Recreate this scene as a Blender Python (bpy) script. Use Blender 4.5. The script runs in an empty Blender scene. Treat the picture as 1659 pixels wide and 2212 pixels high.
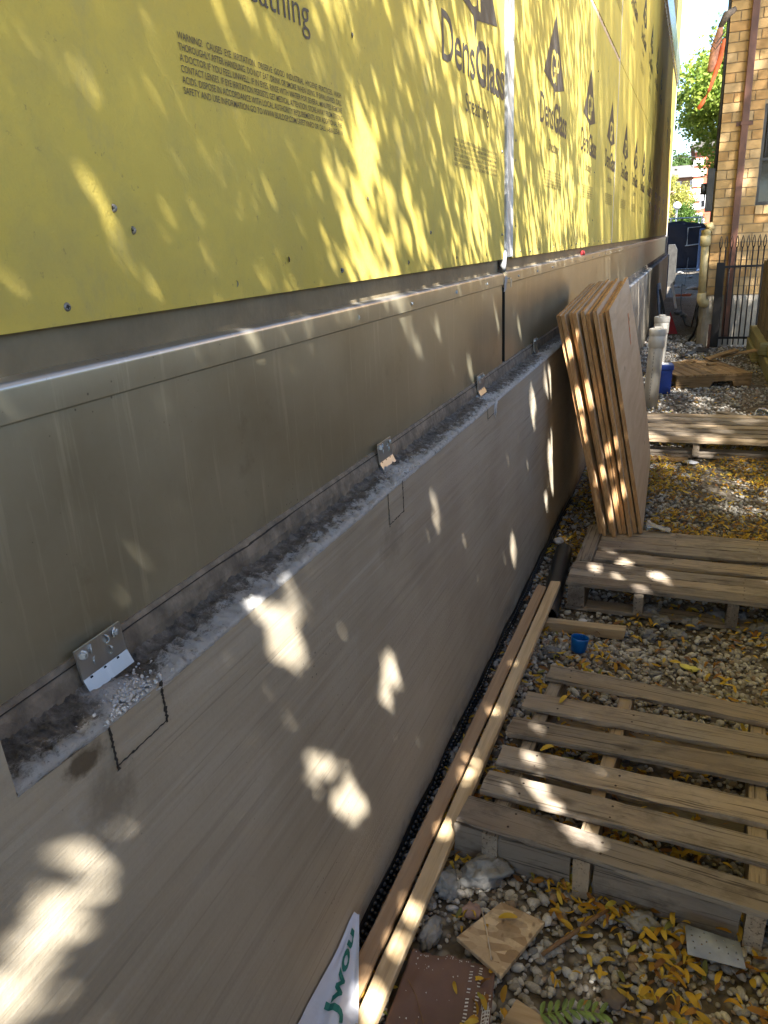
import bpy, math, random
import numpy as np
from mathutils import Vector, Matrix, noise as mnoise

random.seed(11)
rng = np.random.default_rng(11)
scn = bpy.context.scene
col = scn.collection
R = math.radians

# ------------------------------------------------------------------ camera, sky, sun, exposure
PITCH, YAW, ROLL = R(19.335), R(22.31), R(3.036)
_fh = Vector((-math.sin(YAW), math.cos(YAW), 0)); _r = Vector((math.cos(YAW), math.sin(YAW), 0)); _z = Vector((0, 0, 1))
_fw = _fh * math.cos(PITCH) - _z * math.sin(PITCH); _up = _z * math.cos(PITCH) + _fh * math.sin(PITCH)
_R = _r * math.cos(ROLL) - _up * math.sin(ROLL); _U = _up * math.cos(ROLL) + _r * math.sin(ROLL)
cam = bpy.data.cameras.new('camera'); cam_o = bpy.data.objects.new('camera', cam); col.objects.link(cam_o)
cam.sensor_fit = 'HORIZONTAL'; cam.sensor_width = 36.0; cam.lens = 36.0 * 1631.3 / 1659.0
cam.clip_start = 0.02; cam.clip_end = 2000
mw = Matrix((( _R.x, _U.x, -_fw.x, 0), (_R.y, _U.y, -_fw.y, 0), (_R.z, _U.z, -_fw.z, 1.5), (0, 0, 0, 1)))
cam_o.matrix_world = mw
scn.camera = cam_o

SUN = Vector((0.36, -0.60, 0.715)).normalized()        # towards the sun
world = bpy.data.worlds.new('World'); scn.world = world; world.use_nodes = True
wn = world.node_tree
bg = wn.nodes['Background']; sky = wn.nodes.new('ShaderNodeTexSky')
sky.sky_type = 'NISHITA'; sky.sun_disc = False
sky.sun_elevation = math.asin(SUN.z); sky.sun_rotation = math.atan2(SUN.x, SUN.y)
sky.air_density = 1.0; sky.dust_density = 0.1; sky.ozone_density = 1.5; sky.altitude = 1200
wn.links.new(sky.outputs[0], bg.inputs[0]); bg.inputs[1].default_value = 0.066
sl = bpy.data.lights.new('sun', 'SUN'); so = bpy.data.objects.new('sun', sl); col.objects.link(so)
sl.energy = 5.0; sl.angle = R(0.42); sl.color = (1.0, 0.965, 0.90)
so.rotation_euler = (-SUN).to_track_quat('-Z', 'Y').to_euler(); so.location = SUN * 30
scn.view_settings.view_transform = 'Standard'; scn.view_settings.look = 'None'
scn.view_settings.exposure = 2.85; scn.view_settings.gamma = 1.0
scn.render.engine = 'CYCLES'
scn.cycles.max_bounces = 7; scn.cycles.diffuse_bounces = 4; scn.cycles.glossy_bounces = 3
scn.cycles.transparent_max_bounces = 8; scn.cycles.caustics_reflective = False; scn.cycles.caustics_refractive = False
scn.cycles.use_denoising = True

# ------------------------------------------------------------------ helpers
def tag(o, label=None, cat=None, group=None, kind=None):
    if label: o['label'] = label
    if cat: o['category'] = cat
    if group: o['group'] = group
    if kind: o['kind'] = kind
    return o

def empty(name, loc=(0, 0, 0), rz=0.0, label=None, cat=None, group=None):
    o = bpy.data.objects.new(name, None); o.empty_display_size = 0.1; col.objects.link(o)
    o.location = loc; o.rotation_euler = (0, 0, rz)
    return tag(o, label, cat, group)

def link(name, me, parent=None, m=None, loc=None, rot=None):
    o = bpy.data.objects.new(name, me); col.objects.link(o)
    if m is not None:
        if not isinstance(m, (list, tuple)): m = [m]
        if len(me.materials) == 0:
            for k in m: me.materials.append(k)
    if parent: o.parent = parent
    if loc is not None: o.location = loc
    if rot is not None: o.rotation_euler = rot
    return o

class MB:
    def __init__(s): s.v = []; s.f = []; s.mi = []
    def add(s, vs, fs, mi=0):
        b = len(s.v); s.v += [tuple(p) for p in vs]; s.f += [tuple(b + i for i in f) for f in fs]; s.mi += [mi] * len(fs)
        return s
    def box(s, x0, x1, y0, y1, z0, z1, mi=0, M=None):
        p = [(x, y, z) for z in (z0, z1) for y in (y0, y1) for x in (x0, x1)]
        if M is not None: p = [tuple(M @ Vector(q)) for q in p]
        return s.add(p, [(0, 2, 3, 1), (4, 5, 7, 6), (0, 1, 5, 4), (2, 6, 7, 3), (0, 4, 6, 2), (1, 3, 7, 5)], mi)
    def tube(s, pts, r, n=10, mi=0, cap=True, inner=None):
        pts = [Vector(p) for p in pts]; rings = []
        rs = r if isinstance(r, (list, tuple)) else [r] * len(pts)
        for i, p in enumerate(pts):
            t = (pts[min(i + 1, len(pts) - 1)] - pts[max(i - 1, 0)]).normalized()
            a = Vector((0, 0, 1)) if abs(t.z) < 0.9 else Vector((1, 0, 0))
            u = t.cross(a).normalized(); w = t.cross(u)
            rings.append([p + (u * math.cos(k * 2 * math.pi / n) + w * math.sin(k * 2 * math.pi / n)) * rs[i] for k in range(n)])
        vs = [q for g in rings for q in g]; fs = []
        for i in range(len(pts) - 1):
            for k in range(n):
                fs.append((i * n + k, i * n + (k + 1) % n, (i + 1) * n + (k + 1) % n, (i + 1) * n + k))
        if cap: fs += [tuple(range(n - 1, -1, -1)), tuple((len(pts) - 1) * n + k for k in range(n))]
        return s.add(vs, fs, mi)
    def prism(s, poly, axis, a, b, mi=0):
        def P(q, t): return (t, q[0], q[1]) if axis == 0 else ((q[0], t, q[1]) if axis == 1 else (q[0], q[1], t))
        n = len(poly); vs = [P(q, a) for q in poly] + [P(q, b) for q in poly]
        fs = [tuple(range(n - 1, -1, -1)), tuple(range(n, 2 * n))] + [(i, (i + 1) % n, n + (i + 1) % n, n + i) for i in range(n)]
        return s.add(vs, fs, mi)
    def lathe(s, prof, n=20, c=(0, 0, 0), mi=0):
        vs = [(c[0] + r * math.cos(2 * math.pi * k / n), c[1] + r * math.sin(2 * math.pi * k / n), c[2] + z) for r, z in prof for k in range(n)]
        fs = [(i * n + k, i * n + (k + 1) % n, (i + 1) * n + (k + 1) % n, (i + 1) * n + k) for i in range(len(prof) - 1) for k in range(n)]
        return s.add(vs, fs, mi)
    def mesh(s, name, smooth=False):
        me = bpy.data.meshes.new(name); me.from_pydata(s.v, [], s.f); me.update()
        if any(s.mi): me.polygons.foreach_set('material_index', s.mi)
        if smooth: me.polygons.foreach_set('use_smooth', [True] * len(s.f))
        return me
    def obj(s, name, m, parent=None, smooth=False, loc=None, rot=None):
        return link(name, s.mesh(name, smooth), parent, m, loc, rot)

def bevel(o, w=0.003, seg=2):
    b = o.modifiers.new('bevel', 'BEVEL'); b.width = w; b.segments = seg; b.limit_method = 'ANGLE'; b.angle_limit = R(40)
    return o

def board_mesh(name, L, W, T, seg=14, jit=0.0015, ch=0.003, seed=0, warp=0.0, ends=0.004):
    """sawn board: length on x, width on y, thickness on z; uneven chamfered edges"""
    q = random.Random(seed)
    prof = [(ch, 0), (W - ch, 0), (W, ch), (W, T - ch), (W - ch, T), (W * .5, T), (ch, T), (0, T - ch), (0, ch)]
    n = len(prof); vs = []; fs = []
    tw = q.uniform(-1, 1) * warp; bo = q.uniform(-1, 1) * warp
    for i in range(seg + 1):
        t = i / seg; x = t * L
        for k, (y, z) in enumerate(prof):
            dx = 0
            if i == 0 or i == seg: dx = q.uniform(-ends, ends)
            big = q.uniform(-jit, jit) * (3 if q.random() < .06 else 1)
            vs.append((x + dx, y + big + bo * math.sin(t * math.pi) * .5, z + q.uniform(-jit, jit) * .6 + tw * (t - .5) * (y / W - .5) + bo * math.sin(t * math.pi) * .4))
    for i in range(seg):
        for k in range(n):
            fs.append((i * n + k, i * n + (k + 1) % n, (i + 1) * n + (k + 1) % n, (i + 1) * n + k))
    fs += [tuple(range(n - 1, -1, -1)), tuple(seg * n + k for k in range(n))]
    fs = [tuple(reversed(f)) for f in fs]
    me = bpy.data.meshes.new(name); me.from_pydata(vs, [], fs); me.update()
    return me

def quad_soup(name, V, F, tint=None, smooth=False):
    """V (n,3) array, F (m,k) array of indices, tint (n,3)"""
    me = bpy.data.meshes.new(name); k = F.shape[1]
    me.vertices.add(len(V)); me.vertices.foreach_set('co', V.astype(np.float32).ravel())
    me.loops.add(F.size); me.loops.foreach_set('vertex_index', F.astype(np.int32).ravel())
    me.polygons.add(len(F)); me.polygons.foreach_set('loop_start', (np.arange(len(F)) * k).astype(np.int32))
    me.polygons.foreach_set('loop_total', np.full(len(F), k, np.int32))
    if smooth: me.polygons.foreach_set('use_smooth', np.ones(len(F), bool))
    me.update(calc_edges=True)
    if tint is not None:
        a = me.color_attributes.new('tint', 'FLOAT_COLOR', 'POINT')
        a.data.foreach_set('color', np.concatenate([tint, np.ones((len(tint), 1))], 1).astype(np.float32).ravel())
    me.validate()
    return me

def rand_rot(n, tilt):
    """n rotation matrices: random yaw after a random tilt"""
    a = rng.uniform(0, 2 * np.pi, n); b = rng.normal(0, tilt, n); c = rng.normal(0, tilt, n)
    ca, sa, cb, sb, cc, sc = np.cos(a), np.sin(a), np.cos(b), np.sin(b), np.cos(c), np.sin(c)
    Z = np.zeros((n, 3, 3)); X = np.zeros((n, 3, 3)); Y = np.zeros((n, 3, 3))
    Z[:, 0, 0] = ca; Z[:, 0, 1] = -sa; Z[:, 1, 0] = sa; Z[:, 1, 1] = ca; Z[:, 2, 2] = 1
    X[:, 0, 0] = 1; X[:, 1, 1] = cb; X[:, 1, 2] = -sb; X[:, 2, 1] = sb; X[:, 2, 2] = cb
    Y[:, 1, 1] = 1; Y[:, 0, 0] = cc; Y[:, 0, 2] = sc; Y[:, 2, 0] = -sc; Y[:, 2, 2] = cc
    return Z @ X @ Y

def scatter(tv, tf, pos, rot, scale, tint):
    n, k = len(pos), len(tv)
    V = np.einsum('nij,nkj->nki', rot, tv[None] * scale[:, None, :]) + pos[:, None, :]
    F = (tf[None] + (np.arange(n) * k)[:, None, None]).reshape(-1, tf.shape[1])
    return V.reshape(-1, 3), F, np.repeat(tint, k, 0)

# ------------------------------------------------------------------ materials
class NT:
    def __init__(s, name):
        s.m = bpy.data.materials.new(name); s.m.use_nodes = True; s.t = s.m.node_tree; s.b = s.t.nodes['Principled BSDF']
        s.out = s.t.nodes['Material Output']
    def n(s, t, **kw):
        o = s.t.nodes.new('ShaderNode' + t)
        for k, v in kw.items(): setattr(o, k, v)
        return o
    def l(s, a, b): s.t.links.new(a, b)
    def coords(s, scale=(1, 1, 1), rot=(0, 0, 0), rnd=True, kind='Object'):
        tc = s.n('TexCoord'); mp = s.n('Mapping'); mp.inputs['Scale'].default_value = scale; mp.inputs['Rotation'].default_value = rot
        src = tc.outputs[kind]
        if rnd:
            oi = s.n('ObjectInfo'); mu = s.n('VectorMath', operation='SCALE'); mu.inputs[0].default_value = (37.1, 17.3, 53.7)
            s.l(oi.outputs['Random'], mu.inputs['Scale']); ad = s.n('VectorMath', operation='ADD')
            s.l(src, ad.inputs[0]); s.l(mu.outputs[0], ad.inputs[1]); src = ad.outputs[0]
        s.l(src, mp.inputs[0]); return mp.outputs[0]
    def noise(s, vec, scale=5, detail=4, rough=.55, dist=0.0):
        o = s.n('TexNoise'); o.inputs['Scale'].default_value = scale; o.inputs['Detail'].default_value = detail
        o.inputs['Roughness'].default_value = rough; o.inputs['Distortion'].default_value = dist
        if vec is not None: s.l(vec, o.inputs['Vector'])
        return o.outputs['Fac']
    def vor(s, vec, scale=5, feature='F1', out='Distance', rnd=1.0):
        o = s.n('TexVoronoi', feature=feature); o.inputs['Scale'].default_value = scale; o.inputs['Randomness'].default_value = rnd
        if vec is not None: s.l(vec, o.inputs['Vector'])
        return o.outputs[out]
    def ramp(s, fac, stops, interp='LINEAR'):
        o = s.n('ValToRGB'); e = o.color_ramp.elements; o.color_ramp.interpolation = interp
        while len(e) < len(stops): e.new(0.5)
        for i, (p, c) in enumerate(stops):
            e[i].position = p; e[i].color = (c, c, c, 1) if isinstance(c, (int, float)) else (*c, 1)
        s.l(fac, o.inputs[0]); return o.outputs[0]
    def mix(s, a, b, fac=.5, blend='MIX'):
        o = s.n('MixRGB', blend_type=blend)
        for i, x in ((0, fac), (1, a), (2, b)):
            if isinstance(x, (int, float)): o.inputs[i].default_value = x if i == 0 else (x, x, x, 1)
            elif isinstance(x, tuple): o.inputs[i].default_value = (*x, 1)
            else: s.l(x, o.inputs[i])
        return o.outputs[0]
    def math(s, op, a, b=0.0):
        o = s.n('Math', operation=op)
        for i, x in ((0, a), (1, b)):
            if isinstance(x, (int, float)): o.inputs[i].default_value = x
            else: s.l(x, o.inputs[i])
        return o.outputs[0]
    def bump(s, h, dist=0.002, strength=1.0, prev=None):
        o = s.n('Bump'); o.inputs['Distance'].default_value = dist; o.inputs['Strength'].default_value = strength
        s.l(h, o.inputs['Height'])
        if prev is not None: s.l(prev, o.inputs['Normal'])
        return o.outputs[0]
    def fin(s, color=None, rough=None, metal=None, normal=None, spec=None):
        for k, x in (('Base Color', color), ('Roughness', rough), ('Metallic', metal), ('Normal', normal), ('Specular IOR Level', spec)):
            if x is None: continue
            i = s.b.inputs[k]
            if isinstance(x, (int, float)): i.default_value = x
            elif isinstance(x, tuple): i.default_value = (*x, 1)
            else: s.l(x, i)
        return s.m

def simple(name, c, rough=.6, metal=0.0, var=.25, scale=14, bump=.001, bscale=60, spec=None, dirt=None):
    t = NT(name); v = t.coords()
    n = t.noise(v, scale, 5); c2 = tuple(k * (1 - var) for k in c); c3 = tuple(min(1, k * (1 + var * .6)) for k in c)
    cc = t.ramp(n, [(.3, c2), (.7, c3)])
    if dirt: cc = t.mix(cc, dirt, t.ramp(t.noise(v, scale * .4, 6, .7), [(.5, 0.0), (.72, .8)]))
    nb = t.bump(t.noise(v, bscale, 4), bump)
    return t.fin(cc, t.math('ADD', t.math('MULTIPLY', n, .2), rough - .1), metal, nb, spec)

def wood(name, dark, light, grey=None, knots=True, rough=.75, fine=1.0, stain=None):
    t = NT(name); v = t.coords((1.6, 26, 26)); vl = t.coords((2.2, 3.5, 3.5))
    g = t.noise(v, 1.6, 8, .62, .6)
    c = t.ramp(g, [(.28, dark), (.5, tuple((a + b) / 2 for a, b in zip(dark, light))), (.72, light)])
    if grey: c = t.mix(c, grey, t.ramp(t.noise(vl, 1.3, 5, .6), [(.30, 0.0), (.56, .88)]))
    if stain: c = t.mix(c, stain, t.ramp(t.noise(vl, 2.6, 6, .7), [(.50, 0.0), (.68, .8)]))
    if knots:
        k = t.vor(t.coords((3.0, 8.5, 8.5)), 1.0)
        c = t.mix(c, tuple(x * .35 for x in dark), t.ramp(k, [(.04, .85), (.16, 0.0)]))
    cr = t.noise(t.coords((2.0, 90, 90)), 1.5, 6, .6, .3)
    c = t.mix(c, tuple(x * .25 for x in dark), t.ramp(cr, [(.34, .85 * fine), (.45, 0.0)]))
    oi = t.n('ObjectInfo'); hs = t.n('HueSaturation'); t.l(c, hs.inputs['Color'])
    t.l(t.math('ADD', t.math('MULTIPLY', oi.outputs['Random'], .45), .78), hs.inputs['Value'])
    nb = t.bump(cr, .0016 * fine); nb = t.bump(g, .0012, 1.0, nb)
    return t.fin(hs.outputs[0], rough, 0.0, nb, .25)

M = {}
# yellow fibreglass-faced sheathing
t = NT('yellow_sheathing'); v = t.coords(rnd=False)
big = t.noise(v, 1.3, 5, .6); c = t.ramp(big, [(.3, (.480, .368, .072)), (.7, (.590, .458, .096))])
c = t.mix(c, (.42, .34, .10), t.ramp(t.noise(v, 9, 6, .7), [(.44, 0.0), (.72, .75)]))
c = t.mix(c, (.30, .27, .15), t.ramp(t.noise(t.coords((1, 1.6, .9), (R(30), 0, 0), False), 3.2, 7, .72), [(.56, 0.0), (.76, .7)]))
c = t.mix(c, (.20, .16, .07), t.ramp(t.noise(v, 55, 5, .75), [(.63, 0.0), (.72, .7)]))
sc_ = t.noise(t.coords((1, 60, 7), (R(22), 0, 0), False), 1.0, 5, .6)
c = t.mix(c, (.30, .24, .08), t.ramp(sc_, [(.70, 0.0), (.76, .5)]))
rb = t.mix(c, (.26, .15, .05), t.ramp(t.noise(v, 6.0, 3, .5), [(.74, 0.0), (.80, .8)]))
nb = t.bump(t.noise(v, 260, 3), .0007); nb = t.bump(t.noise(v, 38, 4), .0018, .7, nb)
M['yellow'] = t.fin(rb, .72, 0.0, nb, .3)
t = NT('yellow_sheathing_edge'); v = t.coords(rnd=False)
M['edge'] = t.fin(t.ramp(t.noise(v, 60, 5), [(.3, (.25, .2, .1)), (.7, (.55, .5, .38))]), .9)
M['ink'] = simple('printed_ink', (.028, .028, .026), .55, var=.5, scale=40, bump=.0004, bscale=200)
M['ink_faint'] = simple('printed_small_ink', (.075, .065, .03), .6, var=.4, scale=40, bump=.0003)
M['knock'] = simple('printed_knockout_yellow', (.56, .435, .09), .7, var=.1)
# trowelled concrete
t = NT('trowelled_concrete'); rot = (R(-11), 0, 0)
v = t.coords(rnd=False); vs_ = t.coords((1, 1.3, 42), (R(9), 0, 0), False); vf = t.coords((1, 2.2, 120), (R(12), 0, 0), False); wm = t.ramp(t.noise(v, 2.4, 4, .6), [(.35, .15), (.65, 1.0)])
s1 = t.noise(vs_, 1.0, 7, .62, .5); s2 = t.noise(vf, 1.0, 5, .6, .25); pch = t.noise(v, 1.7, 5, .6)
c = t.ramp(pch, [(.30, (.305, .256, .186)), (.52, (.374, .321, .238)), (.72, (.436, .382, .292))])
c = t.mix(c, (.44, .39, .315), t.ramp(s1, [(.48, 0.0), (.70, .55)]))
c = t.mix(c, (.19, .165, .135), t.ramp(s1, [(.26, .34), (.46, 0.0)]))
c = t.mix(c, (.46, .42, .37), t.math('MULTIPLY', t.ramp(s2, [(.56, 0.0), (.74, .34)]), wm))
c = t.mix(c, (.15, .128, .10), t.math('MULTIPLY', t.ramp(s2, [(.28, .68), (.42, 0.0)]), wm))
c = t.mix(c, (.47, .44, .40), t.ramp(t.noise(t.coords((1, 1, 1), rnd=False), 3.3, 6, .7), [(.60, 0.0), (.78, .45)]))
c = t.mix(c, (.40, .31, .25), t.ramp(t.noise(v, .9, 3), [(.52, 0.0), (.75, .22)]))
szc = t.n('SeparateXYZ'); tcz = t.n('TexCoord'); t.l(tcz.outputs['Object'], szc.inputs[0])
mud = t.math('ADD', t.math('MULTIPLY', szc.outputs['Z'], -7.0), t.math('MULTIPLY', t.noise(v, 16, 6, .7), 1.9))
c = t.mix(c, (.13, .10, .072), t.math('MULTIPLY', t.ramp(mud, [(.42, 0.0), (.95, 1.0)]), .65))
pits = t.vor(v, 46.0); c = t.mix(c, (0.071, 0.060, 0.048), t.ramp(t.mix(pits, t.noise(v, 4, 2), .35, 'ADD'), [(.17, .8), (.215, 0.0)]))
# dark damp stain beside the near plug
gx = t.n('SeparateXYZ'); tcn = t.n('TexCoord'); t.l(tcn.outputs['Object'], gx.inputs[0])
def blob(t, sep, y, z, ry, rz_, a, b):
    dy = t.math('DIVIDE', t.math('SUBTRACT', sep.outputs['Y'], y), ry); dz = t.math('DIVIDE', t.math('SUBTRACT', sep.outputs['Z'], z), rz_)
    d = t.math('SQRT', t.math('ADD', t.math('MULTIPLY', dy, dy), t.math('MULTIPLY', dz, dz)))
    d = t.math('ADD', d, t.math('MULTIPLY', t.math('SUBTRACT', t.noise(v, 38, 5, .7), .5), 1.5))
    return t.ramp(d, [(a, 1.0), (b, 0.0)])
c = t.mix(c, (0.078, 0.056, 0.032), t.math('MULTIPLY', blob(t, gx, .532, .968, .035, .02, .5, 1.0), .85))
c = t.mix(c, (0.142, 0.116, 0.080), t.math('MULTIPLY', blob(t, gx, .56, .90, .05, .06, .3, 1.0), .55))
c = t.mix(c, (0.156, 0.126, 0.088), t.math('MULTIPLY', blob(t, gx, 1.5, .86, .09, .06, .3, 1.0), .4))
nb = t.bump(s2, .0012, .8); nb = t.bump(s1, .002, .55, nb); nb = t.bump(t.noise(v, 130, 4), .0006, .8, nb)
M['concrete'] = t.fin(c, t.ramp(s1, [(.3, .62), (.7, .8)]), 0.0, nb, .3)
# mortar on the ledge with white powder
t = NT('mortar_ledge'); v = t.coords(rnd=False)
n1 = t.noise(v, 48, 8, .75); c = t.ramp(n1, [(.3, (.08, .07, .06)), (.52, (.20, .18, .155)), (.72, (.36, .33, .29))])
sx = t.n('SeparateXYZ'); tcn = t.n('TexCoord'); t.l(tcn.outputs['Object'], sx.inputs[0])
mx = t.n('MapRange'); t.l(sx.outputs['X'], mx.inputs[0]); mx.inputs[1].default_value = -.668; mx.inputs[2].default_value = -.602
w = t.math('ADD', t.math('MULTIPLY', mx.outputs[0], .36), t.noise(t.coords((1, .6, 1), rnd=False), 62, 9, .78))
w2 = t.math('ADD', w, t.math('MULTIPLY', t.noise(v, 2.2, 3), .38))
c = t.mix(c, (.60, .59, .57), t.ramp(w2, [(.87, 0.0), (1.00, .90)]))
for yc, wd in ((.63, .075), (1.64, .08), (2.56, .08), (3.6, .10)):
    dd = t.math('DIVIDE', t.math('ABSOLUTE', t.math('SUBTRACT', sx.outputs['Y'], yc)), wd); dd = t.math('ADD', dd, t.math('MULTIPLY', t.noise(v, 40, 8, .75), 1.1)); dd = t.math('SUBTRACT', dd, t.math('MULTIPLY', mx.outputs[0], .45))
    c = t.mix(c, (.62, .61, .60), t.ramp(dd, [(.62, .92), (.95, 0.0)]))
c = t.mix(c, (.05, .044, .038), t.ramp(t.noise(v, 110, 6, .75), [(.30, .75), (.42, 0.0)]))
nb = t.bump(t.noise(v, 120, 8, .8), .009); M['mortar'] = t.fin(c, .95, 0.0, nb, .1)
M['powder'] = simple('white_mortar_powder', (.56, .55, .54), .95, var=.25, scale=60, bump=.003, bscale=140, spec=.1)
M['crack'] = simple('dark_joint', (.028, .024, .02), .95, var=.5, scale=80)
# galvanised / weathered steel
def steel(name, c1, c2, rough, scr=.5, metal=.85):
    t = NT(name); v = t.coords(rnd=False); a = t.noise(v, 3.1, 6, .65); st = t.noise(t.coords((1, 55, 3.5), rnd=False), 1.0, 6, .65)
    c = t.ramp(a, [(.3, c1), (.7, c2)])
    c = t.mix(c, tuple(min(1, x * 1.55 + .04) for x in c2), t.ramp(st, [(.58, 0.0), (.72, scr)]))
    c = t.mix(c, tuple(x * .5 for x in c1), t.ramp(t.noise(v, 7, 6, .7), [(.60, 0.0), (.78, .5)]))
    sp = t.vor(v, 60.0); c = t.mix(c, tuple(x * .4 for x in c1), t.ramp(t.mix(sp, t.noise(v, 5, 2), .4, 'ADD'), [(.20, .8), (.24, 0.0)]))
    nb = t.bump(t.noise(v, 5, 3), .004, .25); nb = t.bump(st, .0004, .6, nb)
    return t.fin(c, t.math('ADD', t.math('MULTIPLY', a, .28), rough - .14), metal, nb)
M['steel'] = steel('weathered_galvanised_steel', (.345, .312, .212), (.455, .418, .300), .42, .28, .72)
M['lip_highlight'] = steel('painted_lip_highlight', (.42, .40, .36), (.56, .54, .50), .36, .3)  # brighter copy of the steel, painting the sky highlight on the lip's bend
M['zinc'] = steel('zinc_plate', (.50, .49, .46), (.62, .61, .58), .34, .2)
M['bolt'] = simple('zinc_bolt', (.52, .57, .60), .42, .6, .15, 50)
M['screw'] = simple('grey_screw', (.22, .21, .20), .45, .8, .3, 80)
M['flash'] = simple('pale_metal_flashing', (.50, .50, .49), .55, .25, .25, 20)
M['flash_blue'] = simple('bright_metal_flashing', (.62, .64, .68), .28, .9, .15, 6, .002, 8)
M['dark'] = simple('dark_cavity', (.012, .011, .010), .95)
M['orange_tear'] = simple('torn_board_edge', (.62, .44, .28), .9, var=.4, scale=60)
M['foam'] = simple('tan_foam', (.42, .30, .20), .95, var=.4, scale=60, bump=.004)
M['redcap'] = simple('red_plastic', (.30, .012, .015), .6)
# woods
M['pallet_old'] = wood('weathered_pallet_wood', (0.159, 0.109, 0.066), (0.414, 0.313, 0.206), (0.283, 0.239, 0.188), stain=(0.117, 0.088, 0.062))
M['pallet_pale'] = wood('pale_pallet_wood', (0.276, 0.186, 0.106), (0.580, 0.412, 0.244), (0.400, 0.313, 0.219), fine=.6)
M['pallet_dark'] = wood('dark_weathered_pallet_wood', (0.117, 0.082, 0.057), (0.304, 0.229, 0.163), (0.235, 0.200, 0.160), stain=(0.083, 0.061, 0.046))
M['pallet_brown'] = wood('brown_pallet_wood', (.20, .115, .05), (.40, .26, .125), None, stain=(.14, .085, .042))
M['stud'] = wood('fresh_pine_lumber', (.36, .24, .125), (.60, .46, .28), None, rough=.6, fine=.25)
M['stud_orange'] = wood('orange_pine_lumber', (.36, .21, .105), (.55, .37, .21), None, rough=.6, fine=.3)
M['nail'] = simple('rusty_nail', (.05, .032, .022), .7, .3)
M['fence_wood'] = wood('brown_fence_wood', (.09, .058, .03), (.20, .135, .07), (.15, .115, .075))
M['timber'] = wood('mossy_yellow_timber', (.19, .15, .06), (.36, .30, .14), (.24, .23, .13))
t = NT('plywood_face'); v = t.coords((1.2, 9, 9)); g = t.noise(v, 1.2, 6, .6, 1.2)
c = t.ramp(g, [(.3, (.52, .365, .22)), (.55, (.61, .45, .285)), (.75, (.66, .51, .345))])
k = t.vor(t.coords((2.2, 6, 1)), 1.0); c = t.mix(c, (.13, .07, .03), t.ramp(k, [(.03, .8), (.10, 0.0)]))
M['ply'] = t.fin(c, .7, 0.0, t.bump(g, .0012), .25)
t = NT('plywood_edge'); v = t.coords((1, 1, 1)); sz = t.n('SeparateXYZ'); tcn = t.n('TexCoord'); t.l(tcn.outputs['Object'], sz.inputs[0])
wv = t.math('SINE', t.math('MULTIPLY', sz.outputs['Z'], 2 * math.pi / .0058))
e = t.math('ADD', t.math('MULTIPLY', wv, .16), t.noise(t.coords((6, 6, 90)), 2.0, 6, .65))
c = t.ramp(e, [(.20, (.17, .078, .030)), (.5, (.42, .225, .095)), (.80, (.60, .39, .20))])
c = t.mix(c, (.08, .045, .022), t.ramp(t.noise(t.coords((3, 3, 12)), 2.0, 5, .7), [(.56, 0.0), (.74, .75)]))
M['ply_edge'] = t.fin(c, .85, 0.0, t.bump(e, .0025), .15)
t = NT('osb'); v = t.coords((1, 1, 1)); vc = t.vor(t.coords((26, 60, 1), (0, 0, R(25))), 1.0, out='Color')
c = t.mix((.26, .155, .075), (.66, .50, .31), vc); c = t.mix(c, (.17, .10, .05), t.ramp(t.vor(t.coords((40, 22, 1), (0, 0, R(-30))), 1.0), [(.10, .8), (.22, 0.0)]))
c = t.mix(c, (.22, .15, .08), t.ramp(t.noise(v, 14, 5, .7), [(.52, 0.0), (.72, .7)]))
M['osb'] = t.fin(c, .75, 0.0, t.bump(t.noise(v, 90, 4), .002), .25)
# brick
M['brick'] = simple('tan_brick', (.50, .315, .135), .85, var=.14, scale=9, bump=.003, bscale=90, spec=.2)
M['brick2'] = simple('orange_tan_brick', (.45, .262, .105), .85, var=.18, scale=9, bump=.003, bscale=90, spec=.2)
M['brick3'] = simple('pale_tan_brick', (.54, .36, .175), .85, var=.14, scale=9, bump=.003, bscale=90, spec=.2)
M['joint'] = simple('tan_mortar_joint', (.34, .25, .145), .95, var=.25, scale=30, bump=.003)
M['parge'] = simple('grey_parged_foundation', (.36, .31, .24), .9, var=.25, scale=6, bump=.006, bscale=25, dirt=(.17, .14, .10))
M['downspout'] = simple('brown_downspout', (.115, .045, .025), .45, var=.2, scale=12)
M['blackiron'] = simple('black_painted_iron', (.012, .010, .010), .45, .3, .3, 30)
M['cream'] = simple('cream_painted_pipe', (.58, .44, .20), .5, var=.15, scale=10, dirt=(.32, .24, .11))
M['darkgrey'] = simple('dark_grey_metal', (.06, .058, .055), .5, .5)
M['glass_dark'] = simple('dark_window', (.012, .013, .015), .12, .0, .2, 4, .0005, 4)
M['white'] = simple('white_paint', (.75, .75, .74), .5, var=.1)
M['pvc'] = simple('white_pvc', (.60, .55, .47), .38, var=.08, scale=8, dirt=(.42, .37, .29))
M['blue'] = simple('blue_plastic', (.010, .035, .20), .38, var=.2, scale=10)
M['cup'] = simple('bright_blue_plastic', (.004, .12, .42), .3, var=.15, scale=20)
M['blackpipe'] = simple('black_plastic_pipe', (.018, .018, .020), .42, var=.4, scale=10, dirt=(.07, .062, .052))
M['membrane'] = simple('black_dimpled_membrane', (.012, .012, .012), .4, var=.3, scale=30)
M['rock'] = simple('grey_mortar_lump', (.21, .205, .20), .95, var=.4, scale=40, bump=.006, bscale=90)
M['stone'] = simple('pale_limestone', (.27, .26, .24), .9, var=.3, scale=16, bump=.005, bscale=60, dirt=(.22, .2, .17))
M['brownsheet'] = simple('brown_tarpaper', (.155, .085, .060), .7, var=.25, scale=9, bump=.003, bscale=20)
M['thread'] = simple('white_thread', (.62, .6, .57), .9, var=.2)
M['bag'] = simple('white_woven_bag', (.62, .62, .66), .6, var=.12, scale=8, bump=.004, bscale=14)
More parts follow.
